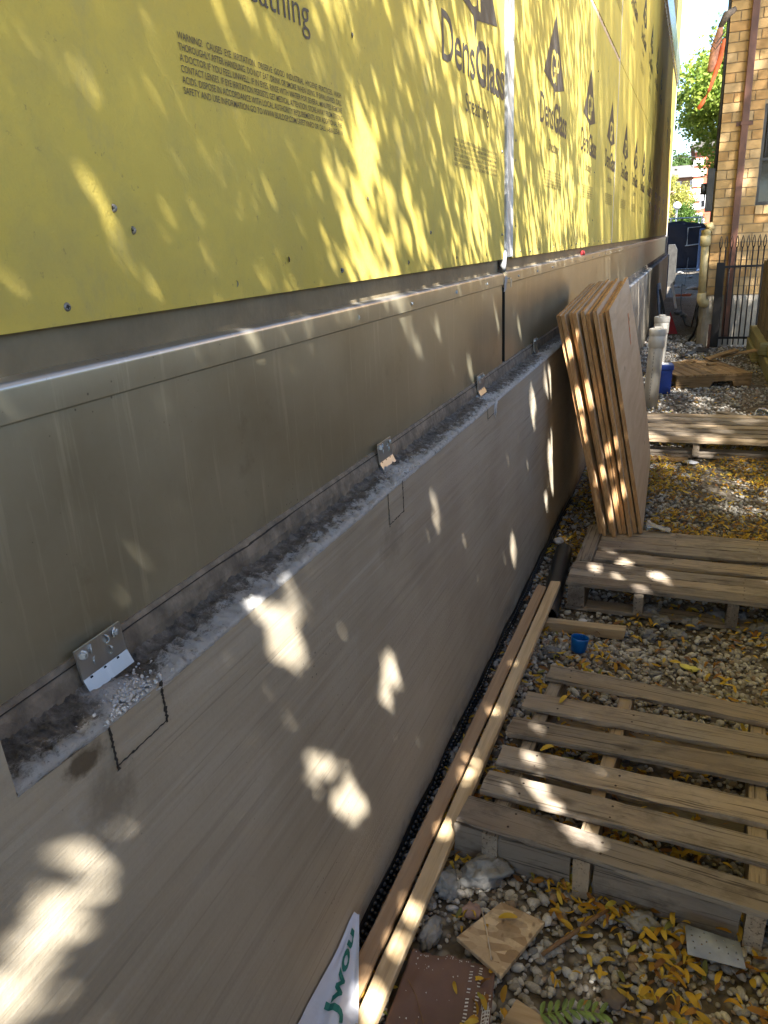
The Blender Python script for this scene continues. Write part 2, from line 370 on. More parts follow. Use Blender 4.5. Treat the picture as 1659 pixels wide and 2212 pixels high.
M['greenink'] = simple('green_print', (.008, .16, .12), .6, var=.15)
M['twig'] = simple('brown_twig', (.22, .12, .055), .85, var=.4, scale=40)
M['frond'] = simple('green_leaflets', (.15, .22, .045), .6, var=.4, scale=30)
M['foamchip'] = simple('pale_yellow_foam', (.66, .60, .14), .8, var=.15)
M['chip'] = simple('pale_wood_chip', (.55, .46, .35), .8)
M['orangepaint'] = simple('orange_spray_paint', (.75, .20, .06), .8)
t = NT('clear_plastic'); t.b.inputs['Transmission Weight'].default_value = .8; M['clear'] = t.fin((.85, .87, .9), .18, 0.0, t.bump(t.noise(t.coords(), 30, 3), .004))
M['screen'] = simple('navy_fence_screen', (.004, .007, .020), .8, var=.35, scale=2.0, bump=.01, bscale=5)
M['bluetarp'] = simple('blue_grey_tarp', (.06, .10, .20), .6)
M['galv'] = simple('galvanised_tube', (.34, .36, .38), .4, .7)
M['redbrick'] = simple('red_brick_far', (.36, .085, .045), .9, var=.2, scale=2.0)
M['quoin'] = simple('white_quoin', (.72, .72, .70), .7, var=.08)
M['brownwall'] = simple('brown_brick_far', (.33, .20, .15), .9, var=.2, scale=2)
M['greyroof'] = simple('grey_roof', (.095, .085, .08), .9)
M['globe'] = simple('white_globe', (.80, .82, .86), .25, var=.05)
M['net'] = simple('orange_safety_net', (.85, .17, .05), .7, var=.2)
M['netpale'] = simple('faded_peach_fabric', (.60, .27, .16), .8, var=.45, scale=25)
M['bark'] = simple('grey_brown_bark', (.10, .075, .055), .9, var=.4, scale=20, bump=.01, bscale=25)
def leafmat(name, trans=.35, rough=.5):
    t = NT(name); a = t.n('Attribute', attribute_name='tint'); t.fin(a.outputs['Color'], rough, 0.0, None, .3)
    tr = t.n('BsdfTranslucent'); t.l(a.outputs['Color'], tr.inputs[0]); mx = t.n('MixShader'); mx.inputs[0].default_value = trans
    t.l(t.b.outputs[0], mx.inputs[1]); t.l(tr.outputs[0], mx.inputs[2]); t.l(mx.outputs[0], t.out.inputs[0]); return t.m
M['leaf'] = leafmat('leaf', .45); M['leaf_thin'] = leafmat('thin_locust_leaf', .38); M['litter'] = leafmat('fallen_leaf', .2, .6)
t = NT('pebble'); a = t.n('Attribute', attribute_name='tint'); v = t.coords(rnd=False)
c = t.mix(a.outputs['Color'], t.ramp(t.noise(v, 160, 4, .7), [(.3, .5), (.7, 1.2)]), .55, 'MULTIPLY')
M['pebble'] = t.fin(c, .85, 0.0, t.bump(t.noise(v, 300, 3), .001), .25)
t = NT('gravelly_ground'); v = t.coords(rnd=False); n1 = t.noise(v, 2.0, 6, .6)
c = t.ramp(n1, [(.3, (.07, .056, .042)), (.7, (.14, .115, .088))])
st = t.vor(v, 34.0, out='Color'); sd = t.vor(v, 34.0)
c = t.mix(c, t.mix((.17, .155, .13), (.34, .31, .27), st), t.ramp(sd, [(.30, .75), (.55, 0.0)]))
c = t.mix(c, (.09, .068, .045), t.ramp(t.noise(v, .8, 4), [(.45, 0.0), (.65, .6)]))
nb = t.bump(sd, .012, 1.0); nb = t.bump(t.noise(v, 40, 5), .004, .8, nb)
M['ground'] = t.fin(c, .95, 0.0, nb, .15)

# ------------------------------------------------------------------ ground
def ground():
    xs = np.concatenate([[-220, -60, -12, -3], np.arange(-1.0, 2.6, .06), [4, 8, 20, 60, 220]])
    ys = np.concatenate([[-60, -10, -2], np.arange(0, 6.0, .06), np.arange(6, 14, .2), np.arange(14, 36, 1.0), [45, 60, 90, 140, 220, 400]])
    X, Y = np.meshgrid(xs, ys); Z = np.zeros_like(X)
    for i in range(X.shape[0]):
        for j in range(X.shape[1]):
            x, y = X[i, j], Y[i, j]
            if -1.5 < x < 3 and 0 <= y < 36:
                Z[i, j] = mnoise.noise(Vector((x * 3, y * 3, 0))) * .008 + mnoise.noise(Vector((x * 11, y * 11, 4))) * .005 - .006
                if y > 14: Z[i, j] += mnoise.noise(Vector((x * 1.1, y * .8, 9))) * .05
    n, m = X.shape; idx = np.arange(n * m).reshape(n, m)
    F = np.stack([idx[:-1, :-1], idx[:-1, 1:], idx[1:, 1:], idx[1:, :-1]], -1).reshape(-1, 4)
    me = quad_soup('ground', np.stack([X, Y, Z], -1).reshape(-1, 3), F, None, True)
    tag(link('ground', me, None, M['ground']), kind='structure')
ground()

# ------------------------------------------------------------------ concrete foundation wall
fw = empty('foundation_wall', (-.8, 2, 0), 0, 'long grey-brown concrete foundation wall with trowel streaks, rising from the gravel', 'wall')
def P(o, parent):
    """parent keeping the world-space mesh where it is"""
    o.parent = parent; o.matrix_parent_inverse = Matrix.Translation(parent.location).inverted() if parent.rotation_euler.z == 0 else parent.matrix_basis.inverted()
    return o
b = MB(); b.prism([(-3, -.3), (19.9, -.3), (19.9, .976), (.68, .976), (.441, .990), (.438, 1.062), (.430, 1.078), (-3, 1.08)], 0, -1.1, -.600); P(b.obj('wall_face', M['concrete']), fw)
# step where the pocket ends, at the near end of the ledge
def ledge():
    ys = np.concatenate([np.arange(.441, 4, .004), np.arange(4, 19.9, .03)])
    prof = [(-.684, 1.004), (-.676, .998), (-.668, .992), (-.659, .990), (-.650, .990), (-.641, .990), (-.632, .989), (-.623, .988), (-.614, .988), (-.606, .987), (-.601, .984), (-.5985, .980), (-.5990, .973)]
    V = np.zeros((len(ys), len(prof), 3)); nz = mnoise.noise
    for i, y in enumerate(ys):
        rag = nz(Vector((y * 9, 3, 0))) * .5 + nz(Vector((y * 34, 7, 0))) * .35
        mound = max(0, nz(Vector((y * 2.1, 11, 0)))) * .010
        for j, (x, z) in enumerate(prof):
            a = 1.0 if 0 < j < 10 else .3
            d = nz(Vector((y * 30, x * 60, 1))) * .0055 + nz(Vector((y * 85, x * 150, 5))) * .0060 + nz(Vector((y * 7, x * 20, 2))) * .005 + (random.random() - .5) * .0045
            zz = z + a * d + (mound if 4 < j < 10 else 0)
            xx = x + (rag * .004 + nz(Vector((y * 60, j, 8))) * .0015 if j >= 9 else 0)
            if j == 12: zz += rag * .006; xx = -.6012
            V[i, j] = (xx, y, zz + .016 * min(1, max(0, (.68 - y) / .24)))
    n, m = V.shape[:2]; idx = np.arange(n * m).reshape(n, m)
    F = np.stack([idx[:-1, :-1], idx[:-1, 1:], idx[1:, 1:], idx[1:, :-1]], -1).reshape(-1, 4)[:, ::-1]
    return link('mortar_ledge', quad_soup('mortar_ledge', V.reshape(-1, 3), F), None, M['mortar'])
P(ledge(), fw)
# cast-in plugs below each anchor plate: dark broken joint lines round a block set a hair proud
def joint_line(b, p0, p1, w, seed):
    q = random.Random(seed); n = 26; p0 = Vector(p0); p1 = Vector(p1); d = (p1 - p0); nn = Vector((0, -d.z, d.y)).normalized()
    vs = []; fs = []
    for i in range(n + 1):
        c = p0 + d * (i / n); h = w * (q.uniform(.55, .8) if q.random() < .9 else q.uniform(.9, 1.5)); o = nn * q.uniform(-.0012, .0012)
        vs += [tuple(c + o + nn * h), tuple(c + o - nn * h)]
    for i in range(n): fs.append((2 * i, 2 * i + 1, 2 * i + 3, 2 * i + 2))
    b.add(vs, fs)
for k, (y0, y1, z0, z1, side) in enumerate([(.574, .672, .928, .984, 3), (1.488, 1.582, .905, .978, 3), (2.405, 2.50, .945, .978, 2)]):
    b = MB(); b.box(-.610, -.5990, y0, y1, z0, z1); pl = P(b.obj('cast_plug', M['concrete']), fw)
    b = MB(); X = -.5984
    joint_line(b, (X, y0, z1), (X, y0 + .002, z0 - .006), .0028, k)
    joint_line(b, (X, y0, z0), (X, y1, z0 + .002), .0016, k + 10)
    if side == 3: joint_line(b, (X, y1, z1 + .004), (X, y1 + .001, z0 - .002), .003, k + 20)
    P(b.obj('open_joint', M['crack']), fw)
# lumps and skirts of white mortar under each anchor plate
def lump_mesh(name, c, r, seed, n=3, rough=.35):
    import bmesh
    bm = bmesh.new(); bmesh.ops.create_icosphere(bm, subdivisions=n, radius=1.0)
    for v in bm.verts:
        p = v.co.copy(); k = 1 + rough * mnoise.noise(p * 1.7 + Vector((seed * 7.3, 0, 0))) + rough * .5 * mnoise.noise(p * 4.1 + Vector((0, seed * 3.1, 0))) + rough * .3 * mnoise.noise(p * 9 + Vector((0, 0, seed)))
        v.co = Vector((c[0] + p.x * k * r[0], c[1] + p.y * k * r[1], c[2] + p.z * k * r[2]))
    me = bpy.data.meshes.new(name); bm.to_mesh(me); bm.free(); me.polygons.foreach_set('use_smooth', [True] * len(me.polygons)); return me
def crumbs(yc, ln, n, seed, z0=.990):
    q_ = np.random.default_rng(seed); base = lump_mesh('t', (0, 0, 0), (1, 1, 1), seed, 1, .5); tv = np.array([tuple(v.co) for v in base.vertices]); tf = np.array([tuple(p.vertices) for p in base.polygons]); bpy.data.meshes.remove(base)
    y = yc + q_.normal(0, ln * .55, n); x = np.clip(-.622 + q_.normal(0, .014, n), -.655, -.599); s_ = q_.uniform(.0007, .0026, n) * np.exp(-((y - yc) / ln) ** 2 * .4)
    V, F, _ = scatter(tv, tf, np.stack([x, y, z0 + s_ * q_.uniform(-.2, .9, n)], 1), rand_rot(n, 1.0), np.stack([s_ * 1.5, s_ * 1.7, s_ * .7], 1), np.ones((n, 3)))
    return quad_soup('white_mortar', V, F)
for k, (y, ln) in enumerate([(.630, .055), (1.645, .06), (2.555, .06), (3.60, .06), (3.9, .1)]): P(tag(link('white_mortar', crumbs(y, ln * 1.2, 420, k + 1), None, M['powder']), kind='stuff'), fw)
me = lump_mesh('white_mortar', (-.600, 2.515, .962), (.0035, .018, .028), 33, 4, .8); P(link('white_mortar', me, None, M['powder']), fw)

# ------------------------------------------------------------------ building clad in yellow sheathing
bd = empty('unfinished_building', (-3, 8, 1), 0, 'unfinished building clad in yellow printed sheathing board above a galvanised steel beam', 'building')
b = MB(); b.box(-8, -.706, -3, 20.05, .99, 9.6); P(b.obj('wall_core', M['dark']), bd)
FX = -.680                                   # face of the boards
b = MB(); b.box(-.706, -.700, -3, 2.985, 1.30, 1.44); b.box(-.706, -.699, 3.035, 20.02, 1.30, 1.44); P(b.obj('recessed_track', simple('dull_steel_track', (.225, .182, .112), .6, .35, .3, 9, .001, 60, dirt=(.13, .11, .08))), bd)

# --- printed lettering as flat meshes lying on the boards (u -> y, v -> z)
def text_flat(s, bold=0.0):
    cu = bpy.data.curves.new('lettering', 'FONT'); cu.body = s; cu.size = 1; cu.space_character = .96 if s in ('Dens', 'Glass') else 1.0; cu.offset = bold; cu.fill_mode = 'FRONT'; cu.resolution_u = 3
    o = bpy.data.objects.new('lettering_source', cu); col.objects.link(o)
    dg = bpy.context.evaluated_depsgraph_get(); dg.update()
    me = bpy.data.meshes.new_from_object(o.evaluated_get(dg))
    v = np.array([tuple(p.co[:2]) for p in me.vertices]); f = [tuple(p.vertices) for p in me.polygons]
    bpy.data.objects.remove(o); bpy.data.meshes.remove(me); bpy.data.curves.remove(cu)
    return v, f
def place_text(mb, vf, u0, u1, base, cap, capref, X=0.0, mi=0):
    v, f = vf; mn, mxx = v[:, 0].min(), v[:, 0].max()
    u = u0 + (v[:, 0] - mn) / (mxx - mn) * (u1 - u0); z = base + v[:, 1] * (cap / capref)
    mb.add([(X, a, c) for a, c in zip(u, z)], f, mi)
capref = float(text_flat('H')[0][:, 1].max())
TX = {k: text_flat(k, bo) for k, bo in [('Dens', .004), ('Glass', .022), ('Sheathing', -.004), ('GP', .012), ('®', 0)]}
WARN = ['WARNING!   CAUSES  EYE  IRRITATION.  OBSERVE  GOOD  INDUSTRIAL  HYGIENE  PRACTICES.  WASH',
        'THOROUGHLY AFTER HANDLING. DO NOT EAT, DRINK OR SMOKE WHEN USING. IF SWALLOWED, CALL',
        'A DOCTOR IF YOU FEEL UNWELL. IF IN EYES, RINSE WITH WATER FOR SEVERAL MINUTES. REMOVE',
        'CONTACT LENSES. IF EYE IRRITATION PERSISTS, GET MEDICAL ATTENTION. STORE AWAY FROM STRONG',
        'ACIDS. DISPOSE IN ACCORDANCE WITH LOCAL AUTHORITY REQUIREMENTS. FOR ADDITIONAL FIRE,',
        'SAFETY AND USE INFORMATION GO TO WWW.BUILDGP.COM/SAFETYINFO OR CALL 1-800-225-6119.']
def print_meshes():
    # local: y=0 at the left end of the big word, z=0 at its baseline
    a = MB(); place_text(a, TX['Dens'], 0, .345, 0, .118, capref); place_text(a, TX['Glass'], .357, .755, 0, .118, capref)
    place_text(a, TX['®'], .762, .774, .085, .018, capref); big = a.mesh('printed_word')
    a = MB(); place_text(a, TX['Sheathing'], .232, .520, -.098, .050, capref); small = a.mesh('printed_word')
    a = MB()
    for i, s in enumerate(WARN): place_text(a, text_flat(s, .004), .100, .640, -.1905 - i * .01345, .0088, capref)
    warn = a.mesh('printed_warning')
    a = MB(); a.add([(0, .365, .478), (0, .070, .205), (0, .330, .172), (0, .352, .112), (0, .372, .166), (0, .640, .205)], [(0, 1, 2, 4, 5), (2, 3, 4)])
    place_text(a, TX['GP'], .248, .476, .198, .128, capref, .0006, 1); emb = a.mesh('printed_emblem')
    for me, m in ((big, 'ink'), (small, 'ink'), (warn, 'ink_faint')): me.materials.append(M[m])
    emb.materials.append(M['ink']); emb.materials.append(M['knock'])
    return big, small, warn, emb
PR = print_meshes()
def print_group(panel, y0, z0, flip=False, skip=()):
    for i, (nm, me) in enumerate(zip(('printed_word', 'printed_word', 'printed_warning', 'printed_emblem'), PR)):
        if i in skip: continue
        o = bpy.data.objects.new(nm, me); col.objects.link(o); o.parent = panel
        o.location = (FX + .0012 + .0001 * i, y0, z0)
        if flip: o.rotation_euler = (math.pi, 0, 0)

def screw_mesh():
    a = MB(); n = 12
    a.lathe([(.0002, .0016), (.0030, .0020), (.0048, .0012), (.0054, .0)], n)
    a.box(-.0026, .0026, -.0006, .0006, .0019, .0023, 1); a.box(-.0006, .0006, -.0026, .0026, .0019, .00231, 1)
    me = a.mesh('screw'); me.materials.append(M['screw']); me.materials.append(M['dark']); return me
SCREW = screw_mesh()
def hexbolt_mesh(r=.0075, h=.007):
    a = MB(); a.lathe([(r * 1.38, 0), (r * 1.38, .0012), (r * 1.08, .0022), (r * 1.05, .0022)], 18)
    a.lathe([(r, .0022), (r, h * .85), (r * .85, h), (.0003, h)], 6); me = a.mesh('bolt'); me.materials.append(M['bolt']); return me
BOLT = hexbolt_mesh(.0048, .0055); BOLT_S = hexbolt_mesh(.0038, .0045)
def stick_on(me, name, parent, x, y, z, spin=0.0):
    o = bpy.data.objects.new(name, me); col.objects.link(o); o.parent = parent
    o.location = (x, y, z); o.rotation_euler = (spin, R(90), 0); return o

def panel(y0, y1, z0, z1, x=FX, th=.0155):
    a = MB(); a.box(x - th, x, y0, y1, z0, z1)
    o = P(a.obj('sheathing_panel', M['yellow']), bd); return o
lower = [(-3, 3.000), (3.138, 5.742), (5.748, 7.085), (7.125, 9.90), (9.904, 12.60), (12.604, 15.3), (15.304, 18.0), (18.004, 20.05)]
upper = [(-3, 3.000), (3.138, 7.085), (7.125, 12.60), (12.604, 16.7), (16.704, 20.05)]
LP = [panel(a, c, 1.432, 2.795 if a < 7 else 2.800) for a, c in lower]
UP = [panel(a, c, 2.818 if a < 7 else 2.806, 4.52) for a, c in upper]
for a, c in [(-3, 4), (4.004, 9), (9.004, 14), (14.004, 20.05)]: panel(a, c, 5.06, 9.5, -.676)
def host(y, ps, seg):
    for o, (a, c) in zip(ps, seg):
        if a <= y < c: return o
    return ps[-1]
print_group(LP[0], .905, 1.972, skip=(0,)); print_group(LP[0], 2.240, 1.972)
for k in range(7): print_group(host(3.69 + 1.318 * k + .35, LP, lower), 3.69 + 1.318 * k, 1.985)
for k in range(4): print_group(host(13.2 + 1.5 * k, LP, lower), 12.95 + 1.5 * k, 2.10, True)
for k in range(7): print_group(host(5.15 + 1.34 * k + .35, UP, upper), 5.15 + 1.34 * k, 3.36)
print_group(UP[-1], 17.2, 3.5, True); print_group(UP[-1], 18.8, 3.5, True)
# screws on the boards
for y, z in [(.822, 1.562), (.853, 1.536), (.715, 1.452), (1.086, 1.456), (1.268, 1.487), (1.495, 1.458), (1.905, 1.459), (2.35, 1.458), (2.72, 1.456), (1.62, 1.905), (1.66, 1.60), (2.06, 2.02), (2.955, 1.52), (2.955, 1.80), (2.955, 2.05), (2.10, 1.53), (.30, 1.46)]:
    stick_on(SCREW, 'screw', LP[0], FX, y, z, y * 9)
for k in range(12):
    y = 3.3 + k * .205; stick_on(SCREW, 'screw', LP[1], FX, y, 1.455 + .006 * math.sin(k * 5), k)
for z in (1.55, 1.79, 1.86, 2.2): stick_on(SCREW, 'screw', LP[1], FX, 3.19, z, z * 7)
for z in (1.6, 1.9, 2.2, 2.5): stick_on(SCREW, 'screw', LP[1], FX, 5.70, z, z * 7)
for k in range(5): stick_on(SCREW, 'screw', LP[2], FX, 5.85 + k * .28, 1.46, k)

# --- seams
b = MB(); b.prism([(-.700, 0), (-.678, 0), (-.6765, .004), (-.6765, .018), (-.679, .022), (-.679, .098), (-.6765, .102), (-.676, .108), (-.700, .108)], 2, 1.438, 4.5)
for i, p in enumerate(b.v): b.v[i] = (p[0], p[1] + 3.029, p[2])
P(b.obj('seam_flashing', M['flash']), bd)
b = MB(); b.box(-.700, -.6795, 7.088, 7.122, 1.435, 4.5); P(b.obj('seam_flashing', M['flash']), bd)
def torn(y0, y1, z, w):
    q = random.Random(5); vs = []; fs = []; n = 260
    for i in range(n + 1):
        y = y0 + (y1 - y0) * i / n
        vs += [(FX + .0007, y, z - w * q.uniform(.6, 1.3)), (FX + .0007, y, z + w * q.uniform(.4, 1.2))]
    for i in range(n): fs.append((2 * i, 2 * i + 1, 2 * i + 3, 2 * i + 2))
    a = MB(); a.add(vs, [f[::-1] for f in fs]); return a
P(torn(3.2, 7.06, 2.795, .015).obj('torn_joint', M['orange_tear']), bd)

# --- steel beam: face plates with a rolled lip along the top
def lip_prof(x):      # outline in x,z of the folded top edge
    pts = [(x - .020, 1.386)]
    for k in range(9):
        a = R(100 - k * 12.5); pts.append((x - .0015 + .0085 * math.cos(a), 1.3745 + .0085 * math.sin(a)))
    pts += [(x + .0062, 1.340), (x + .0030, 1.3375), (x, 1.337), (x - .020, 1.337)]
    return pts
PX = -.684
def beam(y0, y1, z0=1.036, dz=0.0):
    a = MB(); a.box(-.699, PX, y0, y1, z0, 1.372 + dz)
    o = P(bevel(a.obj('beam_plate', M['steel']), .002), bd)
    a = MB(); a.prism([(p[0], p[1] + dz) for p in lip_prof(PX)], 1, y0, y1); a.mi = [1 if 2 <= i <= 9 else 0 for i in range(len(a.f))]; l = P(a.obj('rolled_lip', [M['steel'], M['lip_highlight']], smooth=True), bd)
    m = l.modifiers.new('edges', 'EDGE_SPLIT'); m.split_angle = R(28)
    return o, l
b1, l1 = beam(-3, 2.985); b2, l2 = beam(3.034, 10.4, dz=.002); b3, l3 = beam(10.404, 19.9, dz=.004)
for y in (.55, 1.068, 1.56, 1.915, 2.33, 2.72): stick_on(BOLT_S, 'lip_screw', l1, PX + .0062, y, 1.357, y * 3)
for k in range(16): stick_on(BOLT_S, 'lip_screw', l2, PX + .0062, 3.25 + k * .42, 1.358, k)
# lower sill angle, dirty and rounded, below the plate
a = MB(); pr = [(-.700, 1.040), (-.681, 1.0385), (-.6785, 1.034), (-.6755, 1.022), (-.673, 1.008), (-.6735, .985), (-.700, .98)]
a.prism(pr, 1, .441, 19.9); P(a.obj('sill_angle', simple('dirty_sill_steel', (.24, .20, .15), .8, .25, .45, 30, .003, 70, dirt=(.09, .075, .06))), bd)
a = MB(); q = random.Random(3); vs = []; fs = []
ys = np.arange(.45, 8, .02)
for y in ys:
    w = .0004 + .0065 * max(0, mnoise.noise(Vector((y * 3.3, 0, 0))) + .35 * mnoise.noise(Vector((y * 21, 0, 0)))); vs += [(-.6782, y, 1.0320), (-.6765, y, 1.0312 - w)]
for i in range(len(ys) - 1): fs.append((2 * i, 2 * i + 1, 2 * i + 3, 2 * i + 2))
a.add(vs, fs); P(a.obj('open_joint', M['crack']), bd)
# gap between the two plates with crumbs of foam and torn backing at its head
a = MB(); a.box(-.7055, -.700, 2.975, 3.045, 1.0, 1.44); a.box(-.7000, -.6845, 3.0305, 3.0338, 1.03, 1.37); P(a.obj('gap_shadow_plate', M['dark']), bd)  # black backing and liner painted in as the gap's deep shade
me = lump_mesh('foam_crumb', (-.688, 3.02, 1.352), (.012, .026, .022), 5, 3, .4); P(link('foam_crumb', me, None, M['foam']), bd)
a = MB(); a.add([(-.672, 2.982, 1.372), (-.668, 3.004, 1.366), (-.676, 3.012, 1.318), (-.680, 2.992, 1.312)], [(0, 1, 2, 3)]); o = P(a.obj('torn_paper', M['flash']), bd)
m = o.modifiers.new('s', 'SOLIDIFY'); m.thickness = .0015
a = MB(); a.tube([(-.682, 3.01, 1.462), (-.680, 3.00, 1.44), (-.684, 2.995, 1.41), (-.682, 3.005, 1.385)], [.012, .010, .013, .006], 9); P(a.obj('crumpled_foil', M['flash'], smooth=True), bd)
a = MB(); a.box(-.686, -.664, 3.030, 3.062, 1.357, 1.3615); a.box(-.668, -.664, 3.058, 3.063, 1.325, 1.361); P(a.obj('cut_clip', M['zinc']), bd)
o = empty('red_marker_cap', (-.684, 5.30, 1.396), 0, 'small red plastic cap stuck under the yellow boards on the beam lip', 'cap')
a = MB(); a.lathe([(.0, .020), (.018, .020), (.026, .010), (.028, -.012), (.020, -.02), (0, -.02)], 12); x = a.obj('cap_body', M['redcap'], o, rot=(0, R(80), 0))
a = MB(); a.box(-.01, .012, -.11, -.02, -.018, .014); bevel(a.obj('cap_tab', M['redcap'], o), .004); o.scale = (.6, .6, .6)

# --- anchor plates with hex bolts
def anchor(y0, y1, z1, nb, shift=0):
    a = MB(); q = [(0, 0), (0, .062), (.003, .090)]
    z0 = .992; w = y1 - y0
    vs = [(-.6705, y0, z1), (-.6705, y1, z1 + .001), (-.6690, y1 + .003, 1.010), (-.6690, y0 + .003, 1.010), (-.6600, y1 + .003, z0), (-.6600, y0 + .003, z0)]
    a.add(vs, [(0, 3, 2, 1), (3, 5, 4, 2)]); o = P(a.obj('anchor_plate', M['zinc']), bd)
    m = o.modifiers.new('s', 'SOLIDIFY'); m.thickness = .003; m.offset = 0
    for dy, dz in nb: stick_on(BOLT, 'bolt', o, -.6688, y0 + dy * w, z1 - dz, dy * 7)
    for k in range(3):
        h = MB(); h.lathe([(.0, .0004), (.0022, .0004), (.0024, 0)], 10); me = h.mesh('hole'); me.materials.append(M['dark'])
        stick_on(me, 'hole', o, -.6664, y0 + (.2 + .3 * k) * w, 1.008)
anchor(.612, .694, 1.052, [(.14, .010), (.33, .009), (.62, .009), (.84, .008), (.38, .027), (.66, .026)])
anchor(1.615, 1.70, 1.056, [(.14, .010), (.34, .009), (.60, .010), (.82, .009), (.4, .024), (.7, .024)])
anchor(2.545, 2.63, 1.062, [(.14, .010), (.34, .009), (.60, .010), (.82, .009), (.4, .026)])
anchor(3.57, 3.65, 1.062, [(.2, .010), (.5, .009), (.8, .010)])
# --- flashing at the upper floor line and end trims
a = MB(); a.box(-.706, -.640, -3, 20.08, 4.56, 5.00); a.box(-.706, -.668, -3, 20.07, 4.522, 4.5585); P(bevel(a.obj('floor_line_flashing', M['flash_blue']), .01), bd)
a = MB(); a.box(-.72, -.668, 20.051, 20.10, 1.40, 4.5); P(a.obj('corner_trim', M['flash']), bd)
a = MB(); a.box(-.72, -.645, 19.905, 20.04, .99, 1.40); P(a.obj('corner_plate', M['flash']), bd)
a = MB(); a.box(-.75, -.585, 19.93, 20.2, -.2, .985); P(a.obj('corner_pier', M['bluetarp']), fw)

# ------------------------------------------------------------------ the tan brick house across the alley end
YB = 11.40
hs = empty('tan_brick_house', (1.5, 13, 0), 0, 'tan brick house with brown downspout behind the black iron gate', 'house')
def HP(o): return P(o, hs)
b = MB(); b.box(.180, 5.5, YB + .09, 15.4, .62, 6.4)
for x0, x1, z0, z1 in [(.180, .655, .62, 6.4), (.655, 1.5, .62, 1.76), (.655, 1.5, 2.92, 6.4), (1.5, 5.5, .62, 6.4)]: b.box(x0, x1, YB + .012, YB + .0895, z0, z1)
HP(b.obj('mortar_wall', M['joint']))
def foundation():
    a = MB(); n = 14; pts = [(.160, YB - .01), (.20, YB - .035), (5.5, YB - .035), (5.5, 15.4), (.13, 15.4), (.12, YB + .2)]
    zs = [-.1, .05, .3, .5, .60, .66]; q = random.Random(2); vs = []; fs = []
    for i, z in enumerate(zs):
        k = [-.02, -.02, -.015, -.01, .0, .03][i]
        for (x, y) in pts: vs.append((x + (k if x < 1 else 0) + q.uniform(-.008, .008), y + (k if y < 12 else 0), z))
    m = len(pts)
    for i in range(len(zs) - 1):
        for j in range(m): fs.append((i * m + j, i * m + (j + 1) % m, (i + 1) * m + (j + 1) % m, (i + 1) * m + j))
    fs.append(tuple((len(zs) - 1) * m + j for j in range(m))); a.add(vs, fs); return a
HP(foundation().obj('foundation', M['parge']))
def brick_mesh(L, H=.098, D=.03, m='brick'):
    a = MB(); a.box(0, L, 0, D, 0, H); me = a.mesh('brick'); me.materials.append(M[m]); return me
BM = {}
def brick(x, z, L, q):
    key = (round(L, 3), q.choice(['brick', 'brick', 'brick2', 'brick3']))
    if key not in BM: BM[key] = brick_mesh(L, m=key[1])
    o = bpy.data.objects.new('brick', BM[key]); col.objects.link(o); HP(o)
    o.location = (x, YB - q.uniform(0, .004), z)
q = random.Random(8); row = 0; z = .672
WX0, WZ0, WZ1 = .655, 1.76, 2.92        # window opening
while z < 4.5:
    x = .172; lens = []
    if row % 2: lens.append(.11)
    while x < 1.5:
        L = .11 if (row % 2 and x < .18) else .232
        x1 = x + L
        if not (x1 > WX0 and z + .09 > WZ0 - .10 and z < WZ1):
            brick(x, z, L, q)
        elif x < WX0 - .02:
            brick(x, z, max(.03, min(L, round(WX0 - x, 3))), q)
        x = x1 + .012
    z += .1095; row += 1
a = MB(); a.box(1.52, 5.5, YB + .001, YB + .0115, .64, 4.515); a.box(.172, 5.5, YB + .001, YB + .0115, 4.52, 6.4); HP(a.obj('upper_wall', M['brick']))
w = HP(empty('window', (0, 0, 0))); w.parent = hs
a = MB(); a.box(WX0, 1.5, YB + .05, YB + .06, WZ0, WZ1); wp = a.obj('window_pane', M['glass_dark'])
a = MB(); a.box(WX0, 1.5, YB + .02, YB + .05, WZ0, WZ0 + .04); a.box(WX0, WX0 + .03, YB + .02, YB + .0495, WZ0 + .04, WZ1); a.box(WX0 + .03, 1.5, YB + .022, YB + .045, 2.28, 2.31); wf = a.obj('window_frame', M['darkgrey'])
a = MB()
for k in range(6): a.box(WX0 + .005 + k * .095, WX0 + .09 + k * .095, YB - .03, YB + .02, WZ0 - .105, WZ0 - .004)
ws = a.obj('window_sill', M['brick3'])
a = MB()
for k in range(8): a.box(WX0 + .05 + k * .09, WX0 + .062 + k * .09, YB + .024, YB + .036, 2.32, WZ1)
wg = a.obj('window_bars', M['blackiron'])
bpy.data.objects.remove(w)
for o in (wp, wf, ws, wg): HP(o)
a = MB(); a.prism([(.398, YB - .075), (.482, YB - .075), (.482, YB - .012), (.398, YB - .012)], 2, .10, 6.3); ds = HP(bevel(a.obj('downspout', M['downspout']), .008))
a = MB(); a.box(.345, .398, YB - .015, YB - .004, 2.695, 2.74); a.box(.482, .535, YB - .015, YB - .004, 2.695, 2.74); a.box(.392, .488, YB - .080, YB - .0755, 2.70, 2.735); a.parent = None
o = a.obj('downspout_strap', M['downspout']); o.parent = ds
a = MB(); a.tube([(.16, YB - .03, 1.50), (.135, YB - .06, 1.545), (.112, YB - .06, 1.54), (.100, YB - .06, 1.49), (.103, YB - .06, 1.42)], [.050, .056, .060, .060, .058], 14)
a.tube([(.102, YB - .06, 1.425), (.104, YB - .06, 1.30)], .066, 14); a.tube([(.104, YB - .06, 1.31), (.112, YB - .06, .70)], .049, 14)
a.tube([(.112, YB - .06, .70), (.115, YB - .06, .62), (.13, YB - .05, .575), (.18, YB - .02, .56)], [.055, .062, .062, .058], 14)
HP(a.obj('vent_pipe', M['cream'], smooth=True))
a = MB(); a.tube([(.150, YB + .05, 2.2), (.160, YB + .05, 4.6)], .022, 10); HP(a.obj('conduit', M['darkgrey'], smooth=True))
